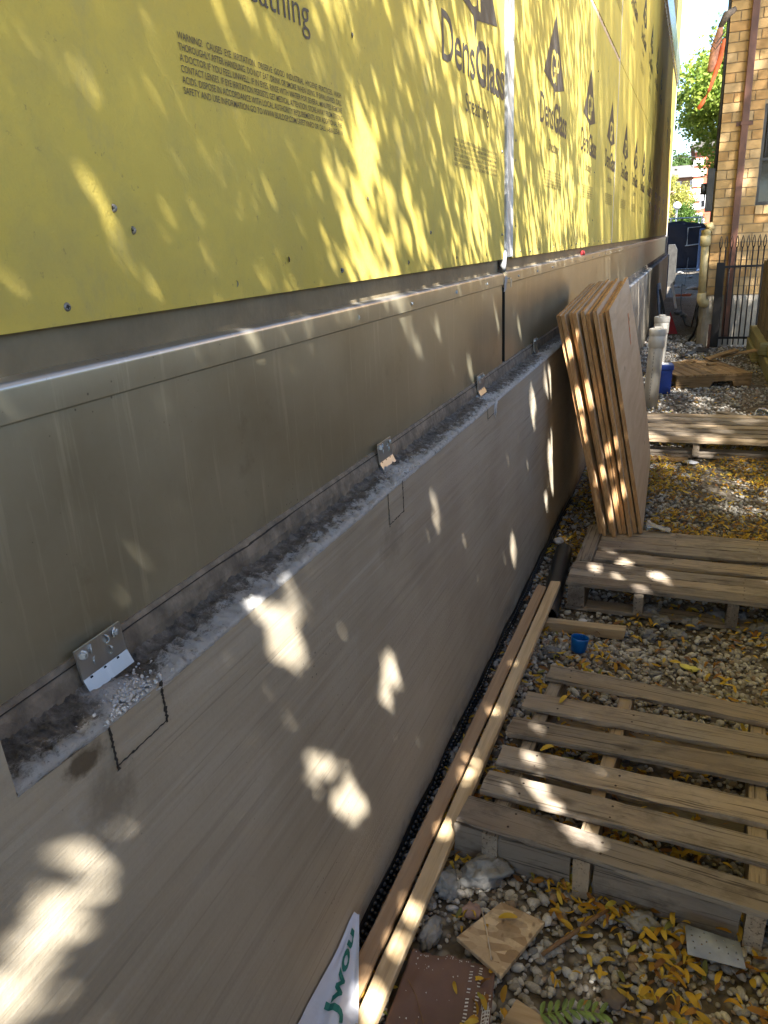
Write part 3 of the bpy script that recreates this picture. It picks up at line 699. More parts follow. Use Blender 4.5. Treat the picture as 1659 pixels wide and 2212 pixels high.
a = MB(); a.box(.060, .150, YB + .02, YB + .22, 1.72, 2.24); HP(bevel(a.obj('meter_box', M['darkgrey']), .008))
a = MB(); a.tube([(.062, YB + .12, 2.0), (-.01, YB + .12, 2.0)], .07, 16); HP(a.obj('meter', M['darkgrey'], smooth=True))
a = MB(); a.box(.02, 5.8, YB - .3, 15.7, 6.4, 6.55); HP(a.obj('roof_edge', M['greyroof']))
# netting caught at the corner of the house
nt = empty('safety_net', (.05, YB - .35, 3.5), 0, 'faded orange safety netting hanging off a branch beside the brick house corner', 'netting')
a = MB(); a.tube([(.21, 11.05, 3.90), (.12, 11.0, 3.84), (.06, 11.0, 3.72)], [.03, .045, .03], 9); o = P(a.obj('dead_branch', M['bark'], smooth=True), nt)
a = MB(); a.tube([(.08, 11, 3.78), (.06, 11, 3.68), (.03, 11.02, 3.52), (.015, 11.0, 3.38), (-.01, 11, 3.28), (-.02, 11, 3.26)], [.015, .035, .055, .050, .035, .008], 12); P(a.obj('bundled_fabric', M['netpale'], smooth=True), nt)
a = MB(); a.tube([(.12, 11, 3.6), (.09, 11, 3.4), (.05, 11, 3.25), (.0, 11, 3.08), (-.06, 11, 2.96), (-.11, 11, 2.885)], [.015, .034, .026, .018, .026, .022], 9); P(a.obj('net_tail', M['net'], smooth=True), nt)
a = MB()
for k in range(2): a.tube([(-.04 + k * .01, 10.90, 3.62 - k * .07), (.03, 10.885, 3.54 - k * .06), (.12, 10.93, 3.66 - k * .05)], .007, 6)
P(a.obj('cord', M['bark']), nt)

# ------------------------------------------------------------------ black iron gate
gt = empty('iron_gate', (.55, 11.1, 0), 0, 'black iron gate with spear tips in front of the tan brick house', 'gate')
GX0, GX1, GY = .262, .822, 11.1
a = MB(); a.box(GX0, GX0 + .10, GY - .02, GY + .02, .02, 1.09); P(bevel(a.obj('hinge_panel', M['blackiron']), .004), gt)
a = MB(); a.box(GX1 - .035, GX1, GY - .02, GY + .02, .03, 1.06); P(bevel(a.obj('gate_post', M['blackiron']), .003), gt)
for z in (1.035, .14):
    a = MB(); a.box(GX0 + .10, GX1 - .035, GY - .014, GY + .014, z - .014, z + .014); P(a.obj('rail', M['blackiron']), gt)
def spear_bar(h):
    a = MB(); a.tube([(0, 0, .05), (0, 0, h - .16)], .0085, 8)
    for s in (-1, 1): a.tube([(0, 0, h - .165), (s * .012, 0, h - .13), (s * .0155, 0, h - .085), (s * .007, 0, h - .03), (0, 0, h)], [.0075, .0065, .0065, .0055, .0015], 6)
    me = a.mesh('bar', True); me.materials.append(M['blackiron']); return me
SB = spear_bar(1.415)
for k in range(9):
    x = GX0 + .025 + k * .0635
    o = bpy.data.objects.new('bar', SB); col.objects.link(o); P(o, gt); o.location = (x, GY, 0)

# timber retaining wall and board fence to the right of the gate
rw = empty('timber_retaining_wall', (.85, 9.6, 0), 0, 'stepped retaining wall of mossy yellow timbers below the brown fence', 'retaining wall')
for k, (x, y0, y1, z0, z1) in enumerate([(.70, 9.9, 11.0, 0, .16), (.72, 9.3, 11.0, .165, .31), (.775, 8.6, 9.88, 0, .155), (.80, 8.3, 9.28, .16, .29), (.78, 7.7, 8.58, 0, .13)]):
    a = MB(); a.box(x, x + .16, y0, y1, z0, z1); P(bevel(a.obj('timber', M['timber']), .012), rw)
fn = empty('board_fence', (.86, 9.6, .3), 0, 'brown vertical board fence standing on the mossy timbers', 'fence')
for k in range(9):
    y = 8.25 + k * .29; x = .790 + .006 * (k % 2); a = MB(); a.box(x, x + .022, y, y + .275, .315, 1.12 + .01 * math.sin(k * 3)); P(bevel(a.obj('board', M['fence_wood']), .003), fn)
a = MB(); a.box(.815, .86, 8.2, 10.95, .92, .99); P(a.obj('fence_rail', M['fence_wood']), fn)

# ------------------------------------------------------------------ end of the alley
sf = empty('screened_fence', (-1, 33, 0), 0, 'dark navy screen fabric tied to a construction fence across the alley end', 'fence')
def screen():
    a = MB(); n = 70; xs = [-5 + i * .1 for i in range(n + 1)]; vs = []; fs = []
    rows = 10
    for i, x in enumerate(xs):
        top = 1.88 - .10 * abs(math.sin(x * 1.35 + .9)) - .06 * max(0, x + .9)
        for j in range(rows + 1):
            t_ = j / rows; vs.append((x, 33 + .05 * math.sin(x * 5 + j) + .03 * math.sin(x * 13 + j * 2), .12 + (top - .12) * t_))
    for i in range(n):
        for j in range(rows): fs.append((i * (rows + 1) + j, (i + 1) * (rows + 1) + j, (i + 1) * (rows + 1) + j + 1, i * (rows + 1) + j + 1))
    a.add(vs, fs); return a
o = P(screen().obj('screen_fabric', M['screen'], smooth=True), sf); m = o.modifiers.new('s', 'SOLIDIFY'); m.thickness = .004
a = MB(); a.tube([(-5, 33.1, .08), (2, 33.1, .08)], .03, 8); P(a.obj('bottom_rail', M['galv']), sf)
for x in (-4.4, -2.2, -1.0, .12, 1.2):
    a = MB(); a.tube([(x, 33.1, 0), (x, 33.1, 1.95)], .03, 8); P(a.obj('post', M['galv']), sf)
a = MB(); a.tube([(-.35, 32.9, .95), (-.35, 32.9, 1.6), (.1, 32.9, 1.62)], .018, 6); a.tube([(-.42, 32.9, .95), (.12, 32.9, 1.0)], .022, 6); P(a.obj('gate_frame', M['galv']), sf)
a = MB(); a.box(.06, .34, 32.6, 32.9, 0, 1.55); tag(bevel(a.obj('tarp_bundle', M['bluetarp']), .04), 'blue-grey tarp covered stack at the end of the screened fence', 'tarp')
a = MB(); a.prism([(-.74, .0), (-.5, .0), (-.50, 1.0), (-.57, 1.15), (-.74, 1.15)], 1, 24, 24.3); tag(bevel(a.obj('standing_panel', M['darkgrey']), .004), 'dark panel standing past the corner of the yellow building', 'panel')
# lamp post
lp = empty('globe_lamp', (-.93, 38, 0), 0, 'white globe lamp on a grey post in front of the green shrub', 'lamp')
a = MB(); a.tube([(-.93, 38, 0), (-.93, 38, 2.42)], .04, 8); P(a.obj('post', M['galv']), lp)
me = lump_mesh('globe', (-.93, 38, 2.55), (.165, .165, .165), 1, 3, 0.0); P(link('globe', me, None, M['globe']), lp)
a = MB(); a.tube([(-3, 36.5, 2.02), (.2, 36.5, 2.0)], .03, 6); a.tube([(-3, 36.5, 1.2), (.2, 36.5, 1.2)], .03, 6)
for x in (-2.6, -1.3, 0): a.tube([(x, 36.5, 0), (x, 36.5, 2.0)], .025, 6)
tag(a.obj('tube_railing', M['galv']), 'grey tube railing below the green shrub beyond the screened fence', 'railing')
# red house
rh = empty('red_brick_house', (3, 62, 0), 0, 'red brick house with white corner quoins beyond the screened fence', 'house')
a = MB(); a.box(-.56, 7, 60, 70, 0, 6.7); P(a.obj('wall', M['redbrick']), rh)
for z0, z1, w_ in [(6.45, 6.72, .75), (5.6, 6.05, .72), (4.95, 5.42, .8), (4.3, 4.75, .66), (3.85, 4.15, .6), (3.38, 3.78, .78), (2.80, 3.22, .66), (2.2, 2.6, .78), (1.6, 2.0, .66), (.9, 1.4, .78), (.2, .7, .66)]:
    a = MB(); a.box(-.60, -.60 + w_, 59.92, 60.5, z0, z1); P(a.obj('quoin', M['quoin']), rh)
for x0, x1, z0, z1 in [(-.02, .36, 2.9, 4.0), (1.5, 2.6, 3.0, 4.6), (-.02, .36, .6, 2.2), (1.5, 2.6, .6, 2.2), (3.8, 4.9, 3.0, 4.6)]:
    a = MB(); a.box(x0, x1, 59.95, 60.02, z0, z1); wo = P(a.obj('window', M['white']), rh)
    a = MB(); a.box(x0 + .07, x1 - .07, 59.93, 59.949, z0 + .08, z1 - .08); o = a.obj('window_pane', M['glass_dark']); o.parent = wo
a = MB(); a.prism([(-.9, 6.7), (7.3, 6.7), (3.2, 9.6)], 1, 59.5, 70.5); P(a.obj('roof', M['greyroof']), rh)
a = MB(); a.box(-.75, .30, 59.6, 60.2, 6.72, 7.0); P(a.obj('cornice', M['quoin']), rh)
bh = empty('brown_row_house', (-3, 82, 0), 0, 'low brown brick house with a grey roof far beyond the fence', 'house')
a = MB(); a.box(-9, -.2, 80, 90, 0, 6.1); P(a.obj('wall', M['brownwall']), bh)
a = MB(); a.prism([(79.2, 6.05), (84.5, 7.4), (91, 6.05)], 0, -9.5, .2); P(a.obj('roof', M['greyroof']), bh)
for x in (-3.6, -2.3, -1.0):
    a = MB(); a.box(x, x + .55, 79.93, 80.02, 4.2, 5.8); wo = P(a.obj('window', M['white']), bh)
    a = MB(); a.box(x + .14, x + .45, 79.91, 79.929, 4.35, 5.65); o = a.obj('window_pane', M['glass_dark']); o.parent = wo
a = MB(); a.tube([(-12, 50, 5.55)] + [(-12 + k * 2, 50, 5.40 + .0016 * (k * 2 - 12) ** 2) for k in range(1, 13)], .02, 6)
tag(a.obj('overhead_wire', M['blackiron']), 'thin dark overhead wire crossing the sky past the alley', 'wire')

# rubble and gear in the far alley
for k in range(14):
    x = random.uniform(-.5, .4); y = random.uniform(13, 32); s = random.uniform(.03, .11)
    me = lump_mesh('rubble_piece', (0, 0, 0), (s * random.uniform(.8, 1.8), s, s * .6), k + 40, 2, .45)
    o = link('rubble_piece', me, None, M[random.choice(['rock', 'stone', 'rock'])], (x, y, s * .25), (0, 0, random.uniform(0, 6)))
    tag(o, 'broken lump of rubble on the bare dirt of the far alley', 'rubble', 'rubble in the far alley')
ld = empty('leaning_frame', (-.5, 14.6, 0), 0, 'grey metal frame leaning on the foundation wall past the plastic pipes', 'frame')
for (p0, p1) in [((-.50, 14.3, 0), (-.585, 14.8, .62)), ((-.42, 14.3, 0), (-.575, 15.0, .62)), ((-.47, 14.6, .24), (-.54, 14.65, .25))]:
    a = MB(); a.tube([p0, p1], .028, 6); P(a.obj('bar', M['galv']), ld)
a = MB(); a.box(-.02, .02, -.03, .03, 0, .62); o = bevel(a.obj('dark_plank', M['darkgrey'], loc=(-.38, 14.2, -.02), rot=(0, R(-14), 0)), .004); tag(o, 'dark plank leaning on the grey metal frame', 'plank')
a = MB(); a.box(-.02, .022, -.05, .05, 0, .52); tag(a.obj('white_board', M['white'], loc=(-.30, 17.3, -.02), rot=(0, R(-13), 0)), 'short white board leaning near the grey metal frame', 'board')
a = MB(); a.box(0, .33, -.03, .03, 0, .05); tag(bevel(a.obj('orange_plank', simple('faded_orange_paint', (.55, .16, .08), .7), loc=(-.36, 19, .10)), .005), 'faded orange plank lying across the rubble', 'plank')
a = MB(); a.prism([(-.32, 0), (-.17, 0), (-.30, .34)], 1, 12.75, 12.8); tag(a.obj('red_wedge', M['redcap']), 'dark red wedge standing behind the white pipes', 'wedge')
a = MB(); a.tube([(-.24, 30, .6), (-.23, 24, .02), (-.25, 20, .30), (-.22, 17.5, .06), (-.15, 15.5, .03), (-.07, 13.8, .02), (.02, 13.2, .05), (.08, 12.6, .5)], .010, 6)
tag(a.obj('black_cable', M['dark'], smooth=True), 'black cable running along the far alley dirt to the brick house', 'cable')
a = MB(); a.tube([(.16, 11.7, .42), (.10, 11.65, .55), (.06, 11.6, .40), (.10, 11.6, .28), (.05, 11.62, .12), (.0, 11.7, .03)], .02, 8)
tag(a.obj('hose_coil', M['blackiron'], smooth=True), 'black hose hanging against the parged house foundation', 'hose')
a = MB(); a.add([(.0, 10.6, .01), (.12, 10.75, .06), (.26, 10.8, .03), (.22, 10.65, .01), (.10, 10.62, .02), (.06, 10.5, .005), (-.07, 10.25, .008), (-.09, 10.3, .02)], [(0, 1, 4), (1, 2, 3, 4), (0, 4, 5), (0, 5, 6, 7)])
o = tag(a.obj('plastic_scrap', M['blackpipe']), 'torn black plastic scrap on the gravel at the gate post', 'scrap'); m = o.modifiers.new('s', 'SOLIDIFY'); m.thickness = .01
a = MB(); a.box(.23, .262, GY - .03, GY + .01, -.02, .32); tag(a.obj('rusty_stake', M['downspout']), 'short rusty stake beside the hinge of the iron gate', 'stake')
for k in range(9):
    s = random.uniform(.02, .05); me = lump_mesh('dirt_clod', (0, 0, 0), (s * 1.4, s, s * .8), k + 90, 2, .5)
    tag(link('dirt_clod', me, None, M['rock'], (random.uniform(-.02, .13), random.uniform(10.9, 12.6), s * .3)), 'dirt clod at the foot of the parged house foundation', 'clod', 'clods by the house foundation')

# ------------------------------------------------------------------ pallets
SEED = [100]
def put_board(parent, name, L, W, T, x, y, z, ang=0.0, m='pallet_old', tilt=0.0, jit=.0026, roll=0.0, nails=()):
    SEED[0] += 1
    me = board_mesh(name, L, W, T, max(6, int(L / .06)), jit, .003, SEED[0], .006)
    o = link(name, me, parent, M[m], (x, y, z), (roll, tilt, ang))
    if nails:
        a = MB(); q = random.Random(SEED[0])
        for u in nails:
            for k in (.25, .72):
                cx, cy = u + q.uniform(-.006, .006), W * k + q.uniform(-.006, .006); a.lathe([(.0, .0008), (.0030, .0006), (.0034, .0)], 8, (cx, cy, T + .0006))
        tag(a.obj('nail_head', M['nail'], o), kind='stuff')
    return o
# 1: the near pallet, gaps open, lying at an angle
p1 = empty('near_pallet', (-.446, 1.475, 0), R(-3.5), 'weathered grey pallet with wide gaps lying beside the two long strips', 'pallet')
for k, (v, w_, u0, da) in enumerate([(0.0, .088, -.005, -2.2), (.117, .086, .016, .2), (.235, .092, .022, 1.4), (.378, .092, .012, 2.6), (.527, .092, .014, .8), (.718, .086, .045, -3.0)]):
    put_board(p1, 'deck_board', 1.16 - u0, w_, .0165, u0, v + .004, .1195, R(da), random.choice(['pallet_old', 'pallet_old', 'pallet_dark']), R(random.uniform(-.5, .5)), nails=(.12 - u0, .345 - u0, .72 - u0))
for u in (.10, .325, .70, 1.08):
    put_board(p1, 'stringer', .80, .040, .115, u, -.004, .002, R(90), 'pallet_pale' if .2 < u < .5 else 'pallet_old')
for u0, u1 in ((-.015, .275), (.335, .650), (.712, 1.03)):
    put_board(p1, 'front_board', u1 - u0, .104, .018, u0, .024, .002, 0, 'pallet_dark', 0, .0016, R(90))
for v in (.10, .34, .60):
    put_board(p1, 'bottom_board', 1.12, .085, .017, .02, v, .002, R(.5), 'pallet_dark')
# 2: the pallet the plywood stands on
p2 = empty('plywood_pallet', (-.400, 2.953, 0), R(-1.0), 'weathered pallet with mostly closed boards carrying the plywood stack', 'pallet')
for v, w_, m_ in [(0.0, .070, 'pallet_dark'), (.073, .064, 'pallet_old'), (.142, .088, 'pallet_dark'), (.272, .098, 'pallet_old'), (.415, .088, 'pallet_dark'), (.507, .090, 'pallet_old'), (.601, .086, 'pallet_old')]:
    put_board(p2, 'deck_board', 1.10, w_, .020, .074 if v > .2 else 0.0, v, .120, R(random.uniform(-.35, .2)), m_, nails=(.10, .33, .68))
put_board(p2, 'side_board', .46, .068, .020, .069, .234, .121, R(90), 'pallet_dark')
for u, w_ in ((.075, .072), (.310, .040), (.660, .040), (.99, .04)):
    put_board(p2, 'stringer', .66, w_, .098, u, .004, .021, R(90), 'pallet_dark')
for v in (.012, .30, .58): put_board(p2, 'bottom_board', 1.08, .085, .018, .0, v, .002, R(-.4), 'pallet_old')
# 3: pallet with narrow slats
p3 = empty('slatted_pallet', (-.42, 5.46, 0), R(.2), 'brown-grey pallet of narrow evenly gapped slats past the plywood stack', 'pallet')
for k in range(7):
    put_board(p3, 'deck_board', 1.25, .094 + random.uniform(-.006, .006), .024, 0, .005 + k * .126, .118, R(random.uniform(-.5, .5)), 'pallet_old' if k % 3 else 'pallet_pale')
for u in (.06, .545, 1.02): put_board(p3, 'stringer', .86, .042, .096, u, .018, .021, R(90), 'pallet_old')
for v in (.03, .06, .40, .75): put_board(p3, 'bottom_board', 1.24, .09, .02, 0, v, .002 if v != .06 else .024, 0, 'pallet_dark')
# 4: brown pallet with closed boards and a fork notch
p4 = empty('brown_pallet', (-.085, 8.12, 0), R(20), 'orange-brown closed-board pallet with a fork notch in front of the gate', 'pallet')
for k in range(8):
    put_board(p4, 'deck_board', .92, .086, .018, .0935 * (k + 1) - .004, 0, .112, R(90), 'pallet_brown', 0, .001)
def notched(parent, v):
    a = MB(); a.prism([(0, .0), (.34, .0), (.365, .055), (.555, .055), (.58, 0), (.745, 0), (.745, .112), (0, .112)], 1, 0, .035)
    o = a.obj('stringer', M['pallet_brown'], parent, loc=(0, v, 0)); bevel(o, .003)
for v in (.0, .44, .88): notched(p4, v)
for k, (x, y, z, L, W_, an, tl) in enumerate([(.22, 9.05, .15, .34, .10, 24, -14), (.36, 9.15, .16, .36, .09, 12, -10), (.05, 8.95, .132, .16, .12, 70, 0), (.22, 8.75, .134, .09, .05, 35, -4)]):
    me = board_mesh('scrap', L, W_, .018, 6, .002, .003, 500 + k); o = link('wood_scrap', me, None, M['pallet_brown'], (x, y, z), (0, R(tl), R(an)))
    tag(o, ['broken brown board end propped up behind the closed-board pallet', 'split brown board leaning across another scrap by the gate', 'square wood offcut lying on the closed-board pallet', 'small wood chip lying on the closed-board pallet'][k], 'wood scrap')

# ------------------------------------------------------------------ plywood stack
NS = 9
gaps = [0, .002, .009, .001, .008, .002, .011, .001, .007]
off = 0.0; th = .0168; sheets = []
for k in range(NS):
    off += gaps[k]; sheets.append(off); off += th + .0012
tot = off
def ply_mesh(k, nb, nt, fb, ft):
    """corner points of the wall-side face: near bottom, near top, far bottom, far top"""
    q = random.Random(k); nx, ny = 10, 8; A = []; B = []
    nb, nt, fb, ft = map(Vector, (nb, nt, fb, ft)); nrm = Vector((1, 0, .23)).normalized(); bow = q.uniform(.0, .004)
    for i in range(nx + 1):
        for j in range(ny + 1):
            s, t_ = i / nx, j / ny
            p = (nb * (1 - t_) + nt * t_) * (1 - s) + (fb * (1 - t_) + ft * t_) * s
            p = p + nrm * (bow * math.sin(math.pi * t_) + .012 * math.sin(math.pi * t_) * s)
            A.append(p); B.append(p + nrm * th)
    vs = A + B; n = len(A); f = []; mi = []
    def id_(i, j): return i * (ny + 1) + j
    for i in range(nx):
        for j in range(ny):
            f.append((id_(i, j), id_(i, j + 1), id_(i + 1, j + 1), id_(i + 1, j))); mi.append(0)
            f.append((n + id_(i, j), n + id_(i + 1, j), n + id_(i + 1, j + 1), n + id_(i, j + 1))); mi.append(0)
    for j in range(ny):
        f.append((id_(0, j), n + id_(0, j), n + id_(0, j + 1), id_(0, j + 1))); f.append((id_(nx, j), id_(nx, j + 1), n + id_(nx, j + 1), n + id_(nx, j))); mi += [1, 1]
    for i in range(nx):
        f.append((id_(i, 0), id_(i + 1, 0), n + id_(i + 1, 0), n + id_(i, 0))); f.append((id_(i, ny), n + id_(i, ny), n + id_(i + 1, ny), id_(i + 1, ny))); mi += [1, 1]
    c = nb.copy(); Mx = Matrix(((0, 0, 1), (1, 0, 0), (0, 1, 0)))     # local x along the wall, y up, z through the thickness
    ang = math.atan2(nt.x - nb.x, nt.z - nb.z)
    Rm = Matrix.Rotation(ang, 3, 'Y') @ Mx
    inv = Rm.inverted(); me = bpy.data.meshes.new('plywood_sheet'); me.from_pydata([tuple(inv @ (p - c)) for p in vs], [], f); me.update()
    me.polygons.foreach_set('material_index', mi); me.materials.append(M['ply']); me.materials.append(M['ply_edge'])
    return me, c, Rm
for k in range(NS):
    q = random.Random(900 + k); s = sheets[k] / tot
    jy = q.uniform(-.035, .030); jz = q.uniform(-.006, .016)
    nb = (-.332 + .198 * s, 3.50 + .075 * s + jy, .141); nt = (-.563 + .228 * s, 3.515 + .055 * s + jy * .6, 1.168 + jz)
    fb = (-.372 + .205 * s, 4.93 + jy, .146); ft = (-.592 + .228 * s, 4.92 + jy, 1.222 + jz + .02 * s)
    me, c, Rm = ply_mesh(k, nb, nt, fb, ft)
    o = link('plywood_sheet', me, None); o.matrix_world = Matrix.Translation(c) @ Rm.to_4x4()
    if k == NS - 1: tag(o, 'outermost plywood sheet of the leaning stack, its tan face showing an orange paint mark', 'plywood', 'plywood sheets leaning on the wall')
    elif k == 0: tag(o, 'innermost plywood sheet of the leaning stack, touching the foundation wall', 'plywood', 'plywood sheets leaning on the wall')
    else: tag(o, ['', 'second plywood sheet out from the foundation wall in the leaning stack', 'third plywood sheet out from the foundation wall in the leaning stack', 'fourth plywood sheet out from the foundation wall in the leaning stack', 'middle plywood sheet of the leaning stack', 'fourth plywood sheet in from the tan outer face of the stack', 'third plywood sheet in from the tan outer face of the stack', 'plywood sheet directly behind the tan outer sheet of the stack'][k], 'plywood', 'plywood sheets leaning on the wall')
    if k == NS - 1:
        a = MB(); vs = []; fs = []; n = 14
        for i in range(n + 1):
            t_ = i / n; w_ = .018 * (1 + .5 * math.sin(i * 2.1)); vs += [(.82 + .12 * t_ - w_, .80 + .16 * t_ + .0, th + .0155 * 0 + .0), (.82 + .12 * t_ + w_, .80 + .16 * t_, th)]
        for i in range(n): fs.append((2 * i, 2 * i + 1, 2 * i + 3, 2 * i + 2))
        a.add(vs, fs); sp = a.obj('spray_mark', M['orangepaint'], o)
        sw = sp.modifiers.new('w', 'SHRINKWRAP'); sw.target = o; sw.wrap_method = 'PROJECT'; sw.use_project_z = True; sw.use_negative_direction = True; sw.use_positive_direction = True; sw.offset = .0015

# ------------------------------------------------------------------ things on the ground, near
def strip(name, y0, y1, xa, xb, za, zb, W_, T_, m, label, roll):
    L = math.hypot(y1 - y0, xb - xa); me = board_mesh(name, L, W_, T_, 30, .0006, .0025, hash(name) % 97, .004, .001)
    o = link(name, me, None, M[m], (xa, y0, za), (0, 0, 0))
    d = Vector((xb - xa, y1 - y0, zb - za)).normalized(); up = Vector((math.sin(roll), 0, math.cos(roll))); sd = up.cross(d).normalized(); up = d.cross(sd)
    o.matrix_world = Matrix(((d.x, sd.x, up.x, xa), (d.y, sd.y, up.y, y0), (d.z, sd.z, up.z, za), (0, 0, 0, 1)))
    tag(o, label, 'lumber')
strip('lumber_strip', .30, 2.97, -.5450, -.4895, .016, .072, .0400, .022, 'stud_orange', 'long orange-toned pine strip lying next to the foundation wall', R(10))
strip('lumber_strip', .30, 3.00, -.487, -.431, .022, .090, .0425, .022, 'stud', 'long pale pine strip lying beside the near pallet', R(-3))
def pipe_obj(name, p0, p1, r, th_, m, label, cat):
    p0, p1 = Vector(p0), Vector(p1); L = (p1 - p0).length; a = MB()
    a.lathe([(r - th_, 0), (r, 0), (r, L * .25), (r * .995, L * .5), (r, L), (r - th_, L), (r - th_, L * .5), (r - th_, 0)], 26)
    o = a.obj(name, m, smooth=True); o.modifiers.new('e', 'EDGE_SPLIT').split_angle = R(40)
    o.rotation_euler = (p1 - p0).to_track_quat('Z', 'Y').to_euler(); o.location = p0; return tag(o, label, cat)
pipe_obj('black_pipe', (-.452, 2.80, .042), (-.492, 3.50, .046), .041, .004, M['blackpipe'], 'black plastic pipe with an open end lying between the wall and the plywood pallet', 'pipe')
# dimpled drainage membrane sticking out of the ground along the wall
mb_ = empty('drainage_membrane', (-.58, 2.5, 0), 0, 'black dimpled drainage membrane along the foot of the foundation wall', 'membrane')
a = MB(); n = 90; vs = []; fs = []
for i in range(n + 1):
    y = .9 + 3.5 * i / n; wv = .004 * math.sin(y * 9) + .003 * math.sin(y * 23)
    wv *= .5; vs += [(-.586 + wv, y, -.03), (-.590 + wv, y, .02), (-.595 + wv * .4, y, .040 + .005 * math.sin(y * 17))]
for i in range(n):
    for j in (0, 1): fs.append((3 * i + j, 3 * i + 3 + j, 3 * i + 4 + j, 3 * i + 1 + j))
a.add(vs, fs); o = P(a.obj('membrane_sheet', M['membrane']), mb_); o.modifiers.new('s', 'SOLIDIFY').thickness = .002
def dimples():
    tv = []; tf = []; nn = 8
    for r_, h in ((.0068, -.001), (.0058, .004), (.0032, .0062)):
        for k in range(nn): tv.append((h, r_ * math.cos(k * math.pi / 4), r_ * math.sin(k * math.pi / 4)))
    for i in range(2):
        for k in range(nn): tf.append((i * nn + k, i * nn + (k + 1) % nn, (i + 1) * nn + (k + 1) % nn, (i + 1) * nn + k))
    for k in range(0, nn, 2): tf.append((16 + k, 16 + (k + 1) % nn, 16 + (k + 2) % nn, 16 + (k + 2) % nn))
    tf = [f for f in tf if len(set(f)) == 4] + [(16, 17, 18, 19), (16, 19, 20, 23), (20, 21, 22, 23)]
    pos = []
    for i in range(170):
        for j in range(2):
            y = .92 + i * .0205 + (.010 if j % 2 else 0); z = .006 + j * .0185; wv = .004 * math.sin(y * 9) + .003 * math.sin(y * 23)
            pos.append((-.5895 + wv * .5 - .003 * j + .002, y, z))
    pos = np.array(pos); n = len(pos); V, F, _ = scatter(np.array(tv), np.array(tf), pos, np.repeat(np.eye(3)[None], n, 0), np.ones((n, 3)), np.ones((n, 3)))
    return quad_soup('dimple', V, F)
P(tag(link('dimple', dimples(), None, M['membrane']), kind='stuff'), mb_)
# short stick, cup, chips
me = board_mesh('pine_offcut', .318, .042, .042, 8, .001, .002, 61); tag(link('pine_offcut', me, None, M['stud'], (-.463, 2.742, .004), (0, R(-.5), R(1))), 'short square pine offcut lying on the gravel behind the blue cup', 'offcut')
a = MB(); a.lathe([(.0, .003), (.024, .003), (.0265, .010), (.031, .052), (.0315, .056), (.0335, .056), (.0340, .050), (.0290, .006), (.0270, 0), (0, 0)], 28)
cp = tag(a.obj('blue_cup', M['cup'], smooth=True, loc=(-.302, 2.610, .012), rot=(R(-6), R(5), 0)), 'small bright blue plastic cup standing on the gravel', 'cup')
for nm, mt, c, r_, s, lb, ct in [
    ('foam_chip', 'foamchip', (.095, 2.60, .010), (.034, .018, .005), 3, 'pale yellow foam chip on the gravel behind the near pallet', 'foam chip'),
    ('wood_chip', 'chip', (-.105, 2.675, .010), (.030, .009, .004), 4, 'pale wood sliver beside the pine offcut end', 'wood chip'),
    ('grey_chip', 'rock', (-.02, 2.53, .010), (.026, .011, .006), 5, 'flat grey chip lying between the cup and the yellow foam', 'chip'),
    ('paper_scrap', 'thread', (-.318, 2.86, .012), (.018, .014, .004), 6, 'white paper scrap behind the pine offcut', 'paper scrap'),
    ('paper_scrap', 'bag', (-.235, 1.985, .010), (.018, .007, .003), 7, 'bluish white scrap seen through the near pallet slats', 'paper scrap'),
    ('white_scrap', 'bag', (.075, 5.36, .012), (.05, .03, .01), 9, 'crumpled white scrap below the slatted pallet', 'paper scrap'),
    ('white_debris', 'powder', (-.535, 3.62, .05), (.022, .03, .018), 8, 'white crumb of mortar by the far end of the black pipe', 'mortar crumb')]:
    tag(link(nm, lump_mesh(nm, (0, 0, 0), r_, s, 3, .35), None, M[mt], c, (0, 0, random.uniform(-.5, .5))), lb, ct)
# lumps of dried mortar in front of the plywood pallet
for k, (x, y, rx, ry, rz_, lb) in enumerate([(-.065, 3.005, .050, .032, .026, 'largest lump of dried grey mortar beside the plywood pallet stringer'), (-.020, 2.935, .034, .028, .022, 'grey mortar lump touching the largest lump'), (-.055, 2.80, .030, .030, .022, 'grey mortar lump nearest the pale wood sliver'),
        (.045, 2.83, .036, .032, .024, 'grey mortar lump between the sliver and the pallet'), (.10, 2.96, .044, .030, .022, 'flat grey mortar lump in front of the pallet gap'), (.205, 3.04, .044, .034, .026, 'grey mortar lump by the second pallet stringer'), (.285, 3.05, .030, .026, .024, 'small round mortar lump by the second pallet stringer'), (.35, 2.96, .042, .034, .026, 'grey mortar lump on the leaf-strewn gravel farthest from the wall'), (-.40, 2.58, .030, .026, .018, 'grey mortar lump between the strips and the blue cup')]):
    tag(link('mortar_lump', lump_mesh('mortar_lump', (0, 0, 0), (rx, ry, rz_), 60 + k, 4, .55), None, M['rock'], (x, y, rz_ * .5)), lb, 'mortar lump', 'dried mortar lumps on the gravel')
tag(link('limestone_chunk', lump_mesh('limestone_chunk', (0, 0, 0), (.062, .042, .036), 77, 4, .4), None, M['stone'], (-.370, 1.445, .020), (0, 0, R(35))), 'large pale limestone chunk in the leaves by the near pallet corner', 'stone')
tag(link('limestone_chunk', lump_mesh('limestone_chunk', (0, 0, 0), (.030, .036, .028), 79, 4, .4), None, M['stone'], (-.452, 1.375, .016)), 'pale stone half hidden beside the pale pine strip', 'stone')
tag(link('limestone_chunk', lump_mesh('limestone_chunk', (0, 0, 0), (.022, .040, .02), 80, 4, .4), None, M['stone'], (-.447, 1.235, .014)), 'grey stone above the brown torn sheet', 'stone')
tag(link('pink_stone', lump_mesh('pink_stone', (0, 0, 0), (.024, .02, .014), 81, 3, .4), None, simple('pinkish_stone', (.36, .235, .19), .85), (-.375, 1.325, .012)), 'pinkish stone among leaves above the wafer board square', 'stone')
